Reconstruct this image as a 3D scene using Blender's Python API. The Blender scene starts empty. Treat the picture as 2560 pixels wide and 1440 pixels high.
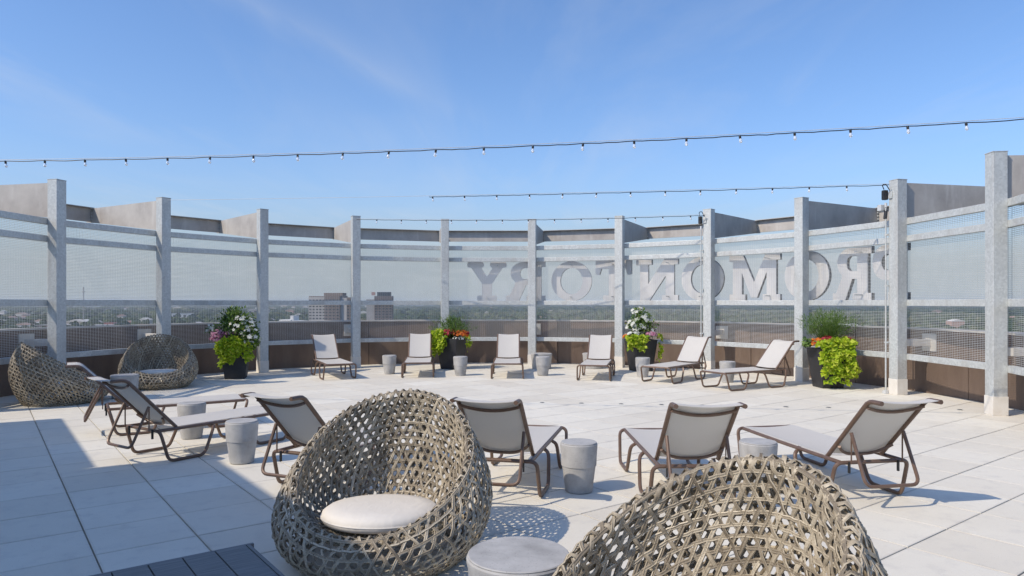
import bpy, math, random
from mathutils import Vector, Matrix, noise as mnoise
from mathutils.geometry import tessellate_polygon
R_ = math.radians
PI = math.pi
scn = bpy.context.scene
col = scn.collection

# ------------------------------------------------------------------ camera
cam_d = bpy.data.cameras.new('camera')
cam = bpy.data.objects.new('camera', cam_d)
col.objects.link(cam)
cam.location = (0, 0, 1.6)
cam.rotation_euler = (R_(90), 0, 0)
cam_d.sensor_width = 36
cam_d.lens = 24.6
cam_d.shift_y = 0.01445
cam_d.clip_start = 0.05
cam_d.clip_end = 60000
scn.camera = cam

# ------------------------------------------------------------------ light
SH = Vector((0.88, 0.52, -1.0))            # the way sunlight travels
SUN_EL = math.atan2(1.0, math.hypot(SH.x, SH.y))
world = bpy.data.worlds.new('World')
scn.world = world
world.use_nodes = True
wn = world.node_tree
for n in list(wn.nodes):
    wn.nodes.remove(n)
w_out = wn.nodes.new('ShaderNodeOutputWorld')
w_bg = wn.nodes.new('ShaderNodeBackground')
w_sky = wn.nodes.new('ShaderNodeTexSky')
w_sky.sky_type = 'NISHITA'
w_sky.sun_disc = False
w_sky.sun_elevation = SUN_EL
w_sky.sun_rotation = math.atan2(-SH.x, -SH.y)
w_sky.altitude = 200
w_sky.air_density = 1.0
w_sky.dust_density = 1.0
w_sky.ozone_density = 9.0
w_bg.inputs['Strength'].default_value = 0.15
wl = wn.links


def wnode(t, **kw):
    n = wn.nodes.new(t)
    for k, v in kw.items():
        setattr(n, k, v)
    return n


def wmath(op, a, b=None, c=None, clamp=False):
    n = wnode('ShaderNodeMath', operation=op)
    n.use_clamp = clamp
    for i, v in enumerate((a, b, c)):
        if v is None:
            continue
        if isinstance(v, (int, float)):
            n.inputs[i].default_value = v
        else:
            wl.new(v, n.inputs[i])
    return n.outputs[0]


# thin cirrus drawn on a flat layer high above (direction divided by its height)
w_tc = wnode('ShaderNodeTexCoord')
w_sep = wnode('ShaderNodeSeparateXYZ')
wl.new(w_tc.outputs['Generated'], w_sep.inputs[0])
zz = wmath('MAXIMUM', w_sep.outputs['Z'], 0.03)
cx = wmath('DIVIDE', w_sep.outputs['X'], zz)
cy = wmath('DIVIDE', w_sep.outputs['Y'], zz)
w_comb = wnode('ShaderNodeCombineXYZ')
wl.new(cx, w_comb.inputs[0])
wl.new(cy, w_comb.inputs[1])
w_map = wnode('ShaderNodeMapping')
w_map.inputs['Rotation'].default_value = (0, 0, R_(34))
w_map.inputs['Scale'].default_value = (0.9, 0.22, 1)
wl.new(w_comb.outputs[0], w_map.inputs['Vector'])
w_n1 = wnode('ShaderNodeTexNoise')
w_n1.inputs['Scale'].default_value = 1.1
w_n1.inputs['Detail'].default_value = 7
w_n1.inputs['Roughness'].default_value = 0.6
w_n1.inputs['Distortion'].default_value = 0.8
wl.new(w_map.outputs[0], w_n1.inputs['Vector'])
w_n2 = wnode('ShaderNodeTexNoise')
w_n2.inputs['Scale'].default_value = 0.32
w_n2.inputs['Detail'].default_value = 3
wl.new(w_comb.outputs[0], w_n2.inputs['Vector'])
veil = wmath('MULTIPLY', wmath('SUBTRACT', w_n1.outputs[0], 0.46, clamp=True),
             wmath('SUBTRACT', w_n2.outputs[0], 0.36, clamp=True), clamp=True)
veil = wmath('MULTIPLY', veil, 8.0, clamp=True)
# one long contrail-like wisp
bend = wmath('MULTIPLY', wmath('SUBTRACT', w_n1.outputs[0], 0.5), 0.55)
lx = wmath('ADD', wmath('ADD', cx, wmath('MULTIPLY', cy, -0.42)), 1.80)
lx = wmath('ADD', lx, bend)
band = wmath('SUBTRACT', 1.0, wmath('DIVIDE', wmath('ABSOLUTE', lx), 0.24), clamp=True)
band = wmath('MULTIPLY', wmath('POWER', band, 1.6), wmath('SUBTRACT', w_n1.outputs[0], 0.30, clamp=True))
along = wmath('SUBTRACT', 1.0, wmath('DIVIDE', wmath('ABSOLUTE', wmath('SUBTRACT', cy, 2.7)), 1.7), clamp=True)
band = wmath('MULTIPLY', wmath('MULTIPLY', band, along), 0.8, clamp=True)
cov = wmath('MULTIPLY', wmath('ADD', veil, band), 0.55, clamp=True)
# a thin even veil that thickens with the slant of the view, as high ice cloud does
slant = wmath('POWER', wmath('DIVIDE', 1.0, zz), 2.2)
even = wmath('SUBTRACT', 1.0, wmath('EXPONENT', wmath('MULTIPLY', slant, -0.006)), clamp=True)
w_mix = wnode('ShaderNodeMix', data_type='RGBA')
wl.new(even, w_mix.inputs[0])
wl.new(w_sky.outputs[0], w_mix.inputs[6])
w_mix.inputs[7].default_value = (2.25, 2.55, 2.75, 1)
w_mix2 = wnode('ShaderNodeMix', data_type='RGBA')
wl.new(cov, w_mix2.inputs[0])
wl.new(w_mix.outputs[2], w_mix2.inputs[6])
w_mix2.inputs[7].default_value = (3.6, 3.75, 3.95, 1)
wl.new(w_mix2.outputs[2], w_bg.inputs['Color'])
wl.new(w_bg.outputs[0], w_out.inputs['Surface'])

sun_d = bpy.data.lights.new('sun', 'SUN')
sun_d.energy = 2.9
sun_d.angle = R_(0.53)
sun_d.color = (1.0, 0.885, 0.735)
sun = bpy.data.objects.new('sun', sun_d)
col.objects.link(sun)
sun.rotation_euler = SH.to_track_quat('-Z', 'Y').to_euler()
sun.location = (-20, -12, 30)

scn.view_settings.view_transform = 'Standard'
scn.view_settings.look = 'None'
scn.view_settings.exposure = 0.42
scn.view_settings.gamma = 1.0
scn.view_settings.use_curve_mapping = False
scn.render.film_transparent = False
scn.cycles.max_bounces = 8
scn.cycles.transparent_max_bounces = 24


# ------------------------------------------------------------------ materials
class Mat:
    def __init__(s, name):
        s.m = bpy.data.materials.new(name)
        s.m.use_nodes = True
        s.t = s.m.node_tree
        for n in list(s.t.nodes):
            s.t.nodes.remove(n)
        s.out = s.t.nodes.new('ShaderNodeOutputMaterial')

    def n(s, t, _in=None, **kw):
        nd = s.t.nodes.new(t)
        for k, v in kw.items():
            setattr(nd, k, v)
        for k, v in (_in or {}).items():
            if hasattr(v, 'is_output'):
                s.t.links.new(v, nd.inputs[k])
            else:
                nd.inputs[k].default_value = v
        return nd

    def math(s, op, a, b=0.0, clamp=False):
        nd = s.n('ShaderNodeMath', {0: a, 1: b}, operation=op)
        nd.use_clamp = clamp
        return nd.outputs[0]

    def ramp(s, fac, stops):
        nd = s.n('ShaderNodeValToRGB', {0: fac})
        cr = nd.color_ramp
        while len(cr.elements) > 1:
            cr.elements.remove(cr.elements[-1])
        cr.elements[0].position = stops[0][0]
        cr.elements[0].color = tuple(stops[0][1]) + (1,)
        for p, c in stops[1:]:
            e = cr.elements.new(p)
            e.color = tuple(c) + (1,)
        return nd.outputs[0]

    def mix(s, fac, a, b, mode='MIX'):
        nd = s.t.nodes.new('ShaderNodeMix')
        nd.data_type = 'RGBA'
        nd.blend_type = mode
        for i, v in ((0, fac), (6, a), (7, b)):
            if hasattr(v, 'is_output'):
                s.t.links.new(v, nd.inputs[i])
            elif i == 0:
                nd.inputs[i].default_value = v
            else:
                nd.inputs[i].default_value = tuple(v) + (1,)
        return nd.outputs[2]

    def noise(s, vec, scale, detail=4, rough=0.55, dist=0.0):
        nd = s.n('ShaderNodeTexNoise', {'Scale': scale, 'Detail': detail, 'Roughness': rough, 'Distortion': dist})
        if vec is not None:
            s.t.links.new(vec, nd.inputs['Vector'])
        return nd.outputs[0]

    def pos(s):
        return s.n('ShaderNodeNewGeometry').outputs['Position']

    def obj(s):
        return s.n('ShaderNodeTexCoord').outputs['Object']

    def mapping(s, vec, scale=(1, 1, 1), rot=(0, 0, 0), loc=(0, 0, 0)):
        return s.n('ShaderNodeMapping', {'Vector': vec, 'Scale': scale, 'Rotation': rot, 'Location': loc}).outputs[0]

    def bump(s, h, strength, dist=0.01):
        return s.n('ShaderNodeBump', {'Height': h, 'Strength': strength, 'Distance': dist}).outputs[0]

    def principled(s, color, rough=0.6, metal=0.0, spec=0.5, normal=None, extra=None):
        nd = s.n('ShaderNodeBsdfPrincipled')
        for k, v in (('Base Color', color), ('Roughness', rough), ('Metallic', metal), ('Specular IOR Level', spec)):
            if hasattr(v, 'is_output'):
                s.t.links.new(v, nd.inputs[k])
            elif k == 'Base Color':
                nd.inputs[k].default_value = tuple(v) + (1,)
            else:
                nd.inputs[k].default_value = v
        if normal is not None:
            s.t.links.new(normal, nd.inputs['Normal'])
        for k, v in (extra or {}).items():
            nd.inputs[k].default_value = v
        return nd.outputs[0]

    def done(s, shader):
        s.t.links.new(shader, s.out.inputs['Surface'])
        return s.m


MT = {}
TILE = 0.61
D1 = Vector((-0.6037, 0.7972, 0))          # paving axes
D2 = Vector((0.7972, 0.6037, 0))
TILE_ROT = math.atan2(D2.y, D2.x)
N0, T0 = 0.57, 2.09


def mat_paver(name, base_a, base_b):
    m = Mat(name)
    p = m.pos()
    g = m.mapping(m.mapping(p, rot=(0, 0, -TILE_ROT)), loc=(-N0 / TILE, -T0 / TILE, 0), scale=(1 / TILE, 1 / TILE, 0))
    fl = m.n('ShaderNodeVectorMath', {0: g}, operation='FLOOR').outputs[0]
    wn_ = m.n('ShaderNodeTexWhiteNoise', {'Vector': fl}, noise_dimensions='3D')
    c = m.mix(wn_.outputs['Value'], base_a, base_b)
    big = m.noise(p, 0.55, 4, 0.6)
    c = m.mix(m.math('MULTIPLY', m.math('SUBTRACT', big, 0.45, True), 1.1, True), c, (0.47, 0.435, 0.37))
    mid = m.noise(p, 6.0, 5, 0.6)
    c = m.mix(m.math('MULTIPLY', m.math('SUBTRACT', mid, 0.52, True), 1.6, True), c, (0.44, 0.42, 0.39))
    ring_ = m.noise(p, 1.7, 7, 0.72, 1.2)
    c = m.mix(m.math('MULTIPLY', m.math('SUBTRACT', ring_, 0.60, True), 3.0, True), c, (0.38, 0.35, 0.30))
    sp = m.n('ShaderNodeTexVoronoi', {'Vector': p, 'Scale': 95.0})
    dots = m.math('LESS_THAN', sp.outputs['Distance'], 0.19)
    rnd = m.n('ShaderNodeSeparateColor', {0: sp.outputs['Color']}).outputs[0]
    dk = m.math('MULTIPLY', dots, m.math('GREATER_THAN', rnd, 0.82))
    lt = m.math('MULTIPLY', dots, m.math('LESS_THAN', rnd, 0.15))
    c = m.mix(m.math('MULTIPLY', dk, 0.45), c, (0.22, 0.21, 0.20))
    c = m.mix(m.math('MULTIPLY', lt, 0.5), c, (0.86, 0.85, 0.82))
    fr = m.n('ShaderNodeVectorMath', {0: g}, operation='FRACTION').outputs[0]
    sx = m.n('ShaderNodeSeparateXYZ', {0: fr})
    ed = m.math('MINIMUM', m.math('PINGPONG', sx.outputs[0], 0.5), m.math('PINGPONG', sx.outputs[1], 0.5))
    ed = m.math('SUBTRACT', 1.0, m.math('DIVIDE', ed, m.math('ADD', 0.012, m.math('MULTIPLY', mid, 0.05))), True)
    c = m.mix(m.math('MULTIPLY', ed, 0.26), c, (0.30, 0.27, 0.23))
    fine = m.noise(p, 180, 3, 0.7)
    nb = m.bump(fine, 0.12, 0.003)
    return m.done(m.principled(c, 0.72, 0, 0.35, nb))


MT['paver'] = mat_paver('paver_stone', (0.650, 0.606, 0.512), (0.730, 0.695, 0.600))


def mat_simple(name, a, b, scale=4.0, rough=0.6, metal=0.0, spec=0.5, bump=0.0, detail=5, space='pos', stretch=None):
    m = Mat(name)
    v = m.pos() if space == 'pos' else m.obj()
    if stretch:
        v = m.mapping(v, scale=stretch)
    nz = m.noise(v, scale, detail, 0.6)
    f = m.math('MULTIPLY', m.math('SUBTRACT', nz, 0.3, True), 2.4, True)
    c = m.mix(f, a, b)
    nb = m.bump(m.noise(v, scale * 9, 3, 0.6), bump, 0.01) if bump else None
    return m.done(m.principled(c, rough, metal, spec, nb))


def mat_galv(name, a, b, stain):
    m = Mat(name)
    p = m.pos()
    vo = m.n('ShaderNodeTexVoronoi', {'Vector': p, 'Scale': 34.0})
    sp = m.n('ShaderNodeSeparateColor', {0: vo.outputs['Color']}).outputs[0]
    c = m.mix(sp, a, b)
    st = m.noise(m.mapping(p, scale=(1.6, 1.6, 0.35)), 2.6, 5, 0.65)
    c = m.mix(m.math('MULTIPLY', m.math('SUBTRACT', st, 0.48, True), 2.6, True), c, stain)
    ro = m.math('ADD', 0.42, m.math('MULTIPLY', st, 0.25))
    return m.done(m.principled(c, ro, 0.25, 0.5))


MT['galv'] = mat_galv('galvanised_steel', (0.47, 0.49, 0.48), (0.58, 0.60, 0.585), (0.40, 0.39, 0.365))
MT['wire'] = mat_simple('galvanised_wire', (0.50, 0.51, 0.50), (0.60, 0.61, 0.60), 6, 0.5, 0.2)


def mat_plate():
    m = Mat('weathered_plate')
    p = m.pos()
    n1 = m.noise(p, 1.8, 6, 0.65)
    c = m.ramp(n1, [(0.25, (0.34, 0.31, 0.285)), (0.5, (0.45, 0.42, 0.385)), (0.75, (0.54, 0.51, 0.465))])
    n2 = m.noise(m.mapping(p, scale=(1, 1, 0.18)), 7, 4, 0.6)
    c = m.mix(m.math('MULTIPLY', m.math('SUBTRACT', n2, 0.55, True), 2.5, True), c, (0.62, 0.60, 0.56))
    n3 = m.noise(p, 30, 3, 0.6)
    return m.done(m.principled(c, 0.62, 0.1, 0.4, m.bump(n3, 0.1, 0.004)))


MT['plate'] = mat_plate()
MT['sleeve'] = mat_simple('pale_concrete_sleeve', (0.62, 0.58, 0.51), (0.72, 0.69, 0.63), 7, 0.8, bump=0.15)


def mat_parapet():
    m = Mat('brown_parapet')
    p = m.pos()
    n1 = m.noise(m.mapping(p, scale=(1, 1, 0.25)), 2.2, 6, 0.65)
    c = m.ramp(n1, [(0.25, (0.150, 0.105, 0.080)), (0.55, (0.215, 0.155, 0.118)), (0.8, (0.28, 0.215, 0.170))])
    n2 = m.noise(p, 22, 3, 0.6)
    c = m.mix(m.math('MULTIPLY', n2, 0.25), c, (0.10, 0.075, 0.06))
    return m.done(m.principled(c, 0.75, 0, 0.3, m.bump(n2, 0.2, 0.006)))


MT['parapet'] = mat_parapet()
MT['coping'] = mat_simple('parapet_coping', (0.48, 0.45, 0.41), (0.60, 0.57, 0.53), 5, 0.7)
MT['substrate'] = mat_simple('dark_membrane', (0.03, 0.03, 0.03), (0.06, 0.06, 0.058), 5, 0.9)
MT['bulkhead'] = mat_simple('pale_stucco', (0.70, 0.69, 0.66), (0.78, 0.77, 0.74), 3, 0.85, bump=0.2)


def mat_letter():
    m = Mat('brushed_aluminium')
    p = m.pos()
    n1 = m.noise(p, 3.0, 4, 0.6)
    c = m.mix(n1, (0.72, 0.70, 0.675), (0.80, 0.78, 0.755))
    return m.done(m.principled(c, 0.45, 0.2, 0.5))


MT['letter'] = mat_letter()
MT['letter_side'] = mat_simple('dark_letter_return', (0.06, 0.06, 0.062), (0.10, 0.10, 0.10), 4, 0.6)
MT['bronze'] = mat_simple('bronze_tube', (0.120, 0.074, 0.050), (0.175, 0.112, 0.080), 14, 0.40, 0.15, bump=0.0)
MT['foot_cap'] = mat_simple('black_foot_cap', (0.015, 0.015, 0.015), (0.03, 0.03, 0.03), 8, 0.5)


def mat_sling():
    m = Mat('sling_mesh_fabric')
    o = m.obj()
    wv = m.n('ShaderNodeTexWave', {'Vector': o, 'Scale': 160.0, 'Distortion': 0.4}, wave_type='BANDS', bands_direction='Y')
    n1 = m.noise(o, 5, 4, 0.6)
    c = m.mix(n1, (0.68, 0.67, 0.64), (0.75, 0.74, 0.71))
    c = m.mix(m.math('MULTIPLY', wv.outputs[0], 0.15), c, (0.40, 0.39, 0.38))
    d = m.principled(c, 0.75, 0, 0.25)
    t = m.n('ShaderNodeBsdfTranslucent', {'Color': (0.80, 0.73, 0.62, 1)}).outputs[0]
    mx = m.n('ShaderNodeMixShader', {0: 0.36, 1: d, 2: t}).outputs[0]
    return m.done(mx)


MT['sling'] = mat_sling()


def mat_wicker():
    m = Mat('taupe_wicker')
    o = m.obj()
    isl = m.n('ShaderNodeNewGeometry').outputs['Random Per Island']
    c = m.ramp(isl, [(0.0, (0.15, 0.122, 0.086)), (0.35, (0.29, 0.242, 0.172)), (0.75, (0.42, 0.36, 0.26)), (1.0, (0.56, 0.49, 0.37))])
    n1 = m.noise(o, 70, 4, 0.6)
    c = m.mix(m.math('MULTIPLY', m.math('SUBTRACT', n1, 0.45, True), 1.8, True), c, (0.24, 0.19, 0.135))
    return m.done(m.principled(c, 0.50, 0, 0.45, m.bump(m.noise(o, 160, 3, 0.6), 0.3, 0.004)))


MT['wicker'] = mat_wicker()
def mat_cushion():
    m = Mat('cream_cushion_cloth')
    o = m.obj()
    n1 = m.noise(o, 7, 5, 0.6)
    c = m.mix(n1, (0.63, 0.59, 0.52), (0.72, 0.68, 0.61))
    h = m.math('ADD', m.math('MULTIPLY', m.noise(m.mapping(o, scale=(1, 2.2, 1)), 5.5, 3, 0.5, 1.5), 1.0), m.math('MULTIPLY', m.noise(o, 240, 2, 0.5), 0.06))
    return m.done(m.principled(c, 0.88, 0, 0.2, m.bump(h, 0.22, 0.02)))


MT['cushion'] = mat_cushion()
MT['cushion_plain'] = mat_simple('cream_cushion_cloth', (0.64, 0.60, 0.53), (0.72, 0.68, 0.61), 9, 0.85, spec=0.2, bump=0.35, space='obj')


def mat_concrete():
    m = Mat('cast_concrete')
    o = m.pos()
    n1 = m.noise(o, 5, 6, 0.62)
    c = m.ramp(n1, [(0.28, (0.29, 0.283, 0.270)), (0.5, (0.40, 0.392, 0.375)), (0.75, (0.50, 0.49, 0.47))])
    vo = m.n('ShaderNodeTexVoronoi', {'Vector': o, 'Scale': 60.0})
    pit = m.math('MULTIPLY', m.math('LESS_THAN', vo.outputs['Distance'], 0.16), 0.5)
    c = m.mix(pit, c, (0.16, 0.155, 0.15))
    st = m.noise(m.mapping(o, scale=(9, 9, 0.8)), 2.0, 3, 0.6)
    c = m.mix(m.math('MULTIPLY', m.math('SUBTRACT', st, 0.55, True), 1.5, True), c, (0.28, 0.272, 0.26))
    return m.done(m.principled(c, 0.7, 0, 0.35, m.bump(n1, 0.15, 0.01)))


MT['concrete'] = mat_concrete()
MT['pot'] = mat_simple('charcoal_pot', (0.018, 0.018, 0.021), (0.032, 0.032, 0.036), 6, 0.5, spec=0.45, bump=0.05)
MT['soil'] = mat_simple('potting_soil', (0.02, 0.014, 0.01), (0.05, 0.035, 0.025), 30, 0.95, bump=0.6)
MT['black'] = mat_simple('black_plastic', (0.012, 0.012, 0.013), (0.022, 0.022, 0.024), 10, 0.45)
MT['conduit'] = mat_simple('grey_conduit', (0.50, 0.51, 0.51), (0.58, 0.59, 0.59), 6, 0.45, 0.1)


def mat_wood_dark():
    m = Mat('weathered_composite_board')
    o = m.obj()
    v = m.mapping(o, scale=(1.2, 22, 22))
    n1 = m.noise(v, 4.0, 5, 0.6)
    c = m.ramp(n1, [(0.3, (0.085, 0.083, 0.080)), (0.6, (0.15, 0.146, 0.14)), (0.8, (0.22, 0.214, 0.205))])
    return m.done(m.principled(c, 0.48, 0, 0.45, m.bump(n1, 0.25, 0.004)))


MT['board'] = mat_wood_dark()


def mat_leaf(name, stops, trans=0.35, rough=0.55):
    m = Mat(name)
    isl = m.n('ShaderNodeNewGeometry').outputs['Random Per Island']
    c = m.ramp(isl, stops)
    d = m.principled(c, rough, 0, 0.35)
    t = m.n('ShaderNodeBsdfTranslucent', {'Color': c}).outputs[0]
    return m.done(m.n('ShaderNodeMixShader', {0: trans, 1: d, 2: t}).outputs[0])


MT['leaf_dark'] = mat_leaf('dark_green_leaf', [(0, (0.03, 0.075, 0.016)), (0.4, (0.085, 0.165, 0.033)), (0.8, (0.17, 0.27, 0.055)), (1, (0.30, 0.39, 0.10))])
MT['leaf_lime'] = mat_leaf('lime_leaf', [(0, (0.16, 0.30, 0.012)), (0.3, (0.36, 0.50, 0.018)), (0.7, (0.50, 0.61, 0.035)), (1, (0.68, 0.72, 0.12))], 0.42)
MT['leaf_olive'] = mat_leaf('olive_grass_blade', [(0, (0.05, 0.11, 0.018)), (0.6, (0.11, 0.20, 0.035)), (1, (0.20, 0.29, 0.07))], 0.35)
MT['fl_white'] = mat_leaf('white_petal', [(0, (0.60, 0.62, 0.52)), (1, (0.82, 0.82, 0.78))], 0.3)
MT['fl_pink'] = mat_leaf('pink_petal', [(0, (0.34, 0.06, 0.16)), (0.5, (0.60, 0.25, 0.36)), (1, (0.75, 0.52, 0.58))], 0.3)
MT['fl_orange'] = mat_leaf('orange_petal', [(0, (0.36, 0.03, 0.015)), (0.5, (0.62, 0.12, 0.015)), (1, (0.80, 0.32, 0.03))], 0.3)
MT['fl_red'] = mat_leaf('red_petal', [(0, (0.22, 0.012, 0.02)), (1, (0.50, 0.05, 0.07))], 0.3)
MT['stem'] = mat_simple('plant_stem', (0.05, 0.09, 0.025), (0.09, 0.12, 0.04), 12, 0.7)
MT['forest'] = mat_leaf('far_canopy', [(0, (0.018, 0.036, 0.014)), (0.5, (0.038, 0.064, 0.022)), (0.85, (0.065, 0.085, 0.032)), (1, (0.10, 0.10, 0.05))], 0.1, 0.9)


def mat_glass():
    m = Mat('glint_white_bulb_glass')
    g = m.principled((0.95, 0.97, 1.0), 0.03, 0, 0.5, extra={'Transmission Weight': 0.55, 'IOR': 1.3})  # white diffuse share stands in for the glints on clear bulbs
    return m.done(g)


MT['glass'] = mat_glass()


def mat_land():
    m = Mat('far_land')
    p = m.pos()
    n1 = m.noise(p, 0.0022, 6, 0.6)
    c = m.ramp(n1, [(0.3, (0.040, 0.060, 0.030)), (0.5, (0.075, 0.090, 0.045)), (0.62, (0.13, 0.125, 0.085)), (0.75, (0.18, 0.165, 0.14))])
    n2 = m.noise(p, 0.02, 4, 0.6)
    c = m.mix(m.math('MULTIPLY', n2, 0.5), c, (0.05, 0.06, 0.035))
    return m.done(m.principled(c, 0.9, 0, 0.2))


MT['land'] = mat_land()
MT['brick_far'] = mat_simple('far_brown_brick', (0.16, 0.125, 0.105), (0.21, 0.165, 0.14), 0.08, 0.85)
MT['conc_far'] = mat_simple('far_concrete', (0.36, 0.34, 0.32), (0.44, 0.42, 0.40), 0.08, 0.85)
MT['white_far'] = mat_simple('far_white_render', (0.68, 0.67, 0.64), (0.76, 0.75, 0.73), 0.08, 0.8)
MT['pink_far'] = mat_simple('far_pink_brick', (0.40, 0.24, 0.20), (0.48, 0.30, 0.25), 0.08, 0.85)
MT['yellow_far'] = mat_simple('far_yellow_render', (0.50, 0.44, 0.24), (0.58, 0.52, 0.30), 0.08, 0.85)
MT['red_roof'] = mat_simple('far_red_roof', (0.36, 0.13, 0.11), (0.44, 0.17, 0.14), 0.1, 0.8)
MT['roofs'] = mat_leaf('far_roof_mix', [(0, (0.62, 0.60, 0.56)), (0.3, (0.45, 0.40, 0.34)), (0.55, (0.40, 0.24, 0.19)), (0.8, (0.30, 0.28, 0.27)), (1, (0.70, 0.69, 0.66))], 0.0, 0.85)
MT['glass_far'] = mat_simple('far_window_glass', (0.03, 0.04, 0.05), (0.06, 0.07, 0.08), 0.1, 0.15)


# ------------------------------------------------------------------ mesh tools
class MB:
    """collects shapes, then links them as ONE mesh object"""

    def __init__(s):
        s.v = []
        s.f = []

    def box(s, c, size, M=None):
        hx, hy, hz = size[0] / 2, size[1] / 2, size[2] / 2
        b = len(s.v)
        for dx, dy, dz in ((-1, -1, -1), (1, -1, -1), (1, 1, -1), (-1, 1, -1), (-1, -1, 1), (1, -1, 1), (1, 1, 1), (-1, 1, 1)):
            p = Vector((c[0] + dx * hx, c[1] + dy * hy, c[2] + dz * hz))
            s.v.append(M @ p if M else p)
        for q in ((0, 3, 2, 1), (4, 5, 6, 7), (0, 1, 5, 4), (1, 2, 6, 5), (2, 3, 7, 6), (3, 0, 4, 7)):
            s.f.append(tuple(b + i for i in q))
        return s

    def tube(s, pts, r, n=8, caps=True, flat=None):
        """round (or flattened) tube along pts; flat=(normal list, half width, half thickness)"""
        pts = [Vector(p) for p in pts]
        b = len(s.v)
        prev = None
        m = len(pts)
        for i, p in enumerate(pts):
            t = (pts[min(i + 1, m - 1)] - pts[max(i - 1, 0)])
            if t.length < 1e-9:
                t = Vector((0, 0, 1))
            t.normalize()
            if prev is None:
                a = Vector((0, 0, 1)) if abs(t.z) < 0.9 else Vector((1, 0, 0))
                u = t.cross(a).normalized()
            else:
                u = (prev - t * prev.dot(t))
                u = u.normalized() if u.length > 1e-6 else t.orthogonal().normalized()
            prev = u
            w = t.cross(u)
            for k in range(n):
                an = 2 * PI * k / n
                s.v.append(p + (u * math.cos(an) + w * math.sin(an)) * r)
        for i in range(m - 1):
            for k in range(n):
                k2 = (k + 1) % n
                s.f.append((b + i * n + k, b + i * n + k2, b + (i + 1) * n + k2, b + (i + 1) * n + k))
        if caps:
            s.f.append(tuple(b + k for k in reversed(range(n))))
            s.f.append(tuple(b + (m - 1) * n + k for k in range(n)))
        return s

    def strap(s, pts, nrm, hw, ht, closed=False):
        """flat woven strand: hexagonal section, wide side lying in the surface"""
        b = len(s.v)
        m = len(pts)
        for i in range(m):
            if closed:
                t = pts[(i + 1) % m] - pts[i - 1]
            else:
                t = pts[min(i + 1, m - 1)] - pts[max(i - 1, 0)]
            t.normalize()
            nn = nrm[i]
            sd = t.cross(nn)
            if sd.length < 1e-6:
                sd = t.orthogonal()
            sd.normalize()
            p = pts[i]
            for a, c in ((-1, 0), (-0.58, 1), (0, 0.15), (0.58, 1), (1, 0), (0.5, -1), (-0.5, -1)):
                s.v.append(p + sd * (a * hw) + nn * (c * ht))
        last = m if closed else m - 1
        for i in range(last):
            j = (i + 1) % m
            for k in range(7):
                k2 = (k + 1) % 7
                s.f.append((b + i * 7 + k, b + i * 7 + k2, b + j * 7 + k2, b + j * 7 + k))
        return s

    def lathe(s, prof, n=48, c=(0, 0, 0)):
        b = len(s.v)
        m = len(prof)
        for r, z in prof:
            for k in range(n):
                a = 2 * PI * k / n
                s.v.append(Vector((c[0] + r * math.cos(a), c[1] + r * math.sin(a), c[2] + z)))
        for i in range(m - 1):
            for k in range(n):
                k2 = (k + 1) % n
                s.f.append((b + i * n + k, b + i * n + k2, b + (i + 1) * n + k2, b + (i + 1) * n + k))
        s.f.append(tuple(b + k for k in reversed(range(n))))
        s.f.append(tuple(b + (m - 1) * n + k for k in range(n)))
        return s

    def grid(s, fn, nu, nv, flip=False):
        b = len(s.v)
        for i in range(nu + 1):
            for j in range(nv + 1):
                s.v.append(Vector(fn(i / nu, j / nv)))
        for i in range(nu):
            for j in range(nv):
                q = (b + i * (nv + 1) + j, b + (i + 1) * (nv + 1) + j, b + (i + 1) * (nv + 1) + j + 1, b + i * (nv + 1) + j + 1)
                s.f.append(tuple(reversed(q)) if flip else q)
        return s

    def sheet(s, fn, nu, nv, th):
        """closed thin sheet of thickness th"""
        b = len(s.v)
        W = nv + 1
        P = [[Vector(fn(i / nu, j / nv)) for j in range(W)] for i in range(nu + 1)]
        for side in (1, -1):
            for i in range(nu + 1):
                for j in range(W):
                    du = P[min(i + 1, nu)][j] - P[max(i - 1, 0)][j]
                    dv = P[i][min(j + 1, nv)] - P[i][max(j - 1, 0)]
                    nn = du.cross(dv).normalized()
                    s.v.append(P[i][j] + nn * (side * th / 2))
        off = (nu + 1) * W
        for i in range(nu):
            for j in range(nv):
                q = (b + i * W + j, b + (i + 1) * W + j, b + (i + 1) * W + j + 1, b + i * W + j + 1)
                s.f.append(q)
                s.f.append(tuple(off + k for k in reversed(q)))
        edge = [(i, 0) for i in range(nu)] + [(nu, j) for j in range(nv)] + [(i, nv) for i in range(nu, 0, -1)] + [(0, j) for j in range(nv, 0, -1)]
        idx = [b + i * W + j for i, j in edge]
        for k in range(len(idx)):
            a, c = idx[k], idx[(k + 1) % len(idx)]
            s.f.append((a, c, c + off, a + off)[::-1])
        return s

    def prism(s, loops, y0, y1, M=None):
        """outline(s) in the xz plane pushed through from y0 to y1"""
        tri = tessellate_polygon([[Vector((x, z, 0)) for x, z in lp] for lp in loops])
        flat = [p for lp in loops for p in lp]
        b = len(s.v)
        for y in (y0, y1):
            for x, z in flat:
                p = Vector((x, y, z))
                s.v.append(M @ p if M else p)
        n = len(flat)
        for t in tri:
            s.f.append((b + t[0], b + t[1], b + t[2]))
            s.f.append((b + n + t[2], b + n + t[1], b + n + t[0]))
        k = 0
        for lp in loops:
            m = len(lp)
            for i in range(m):
                a, c = b + k + i, b + k + (i + 1) % m
                s.f.append((a, c, c + n, a + n))
            k += m
        return s

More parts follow.
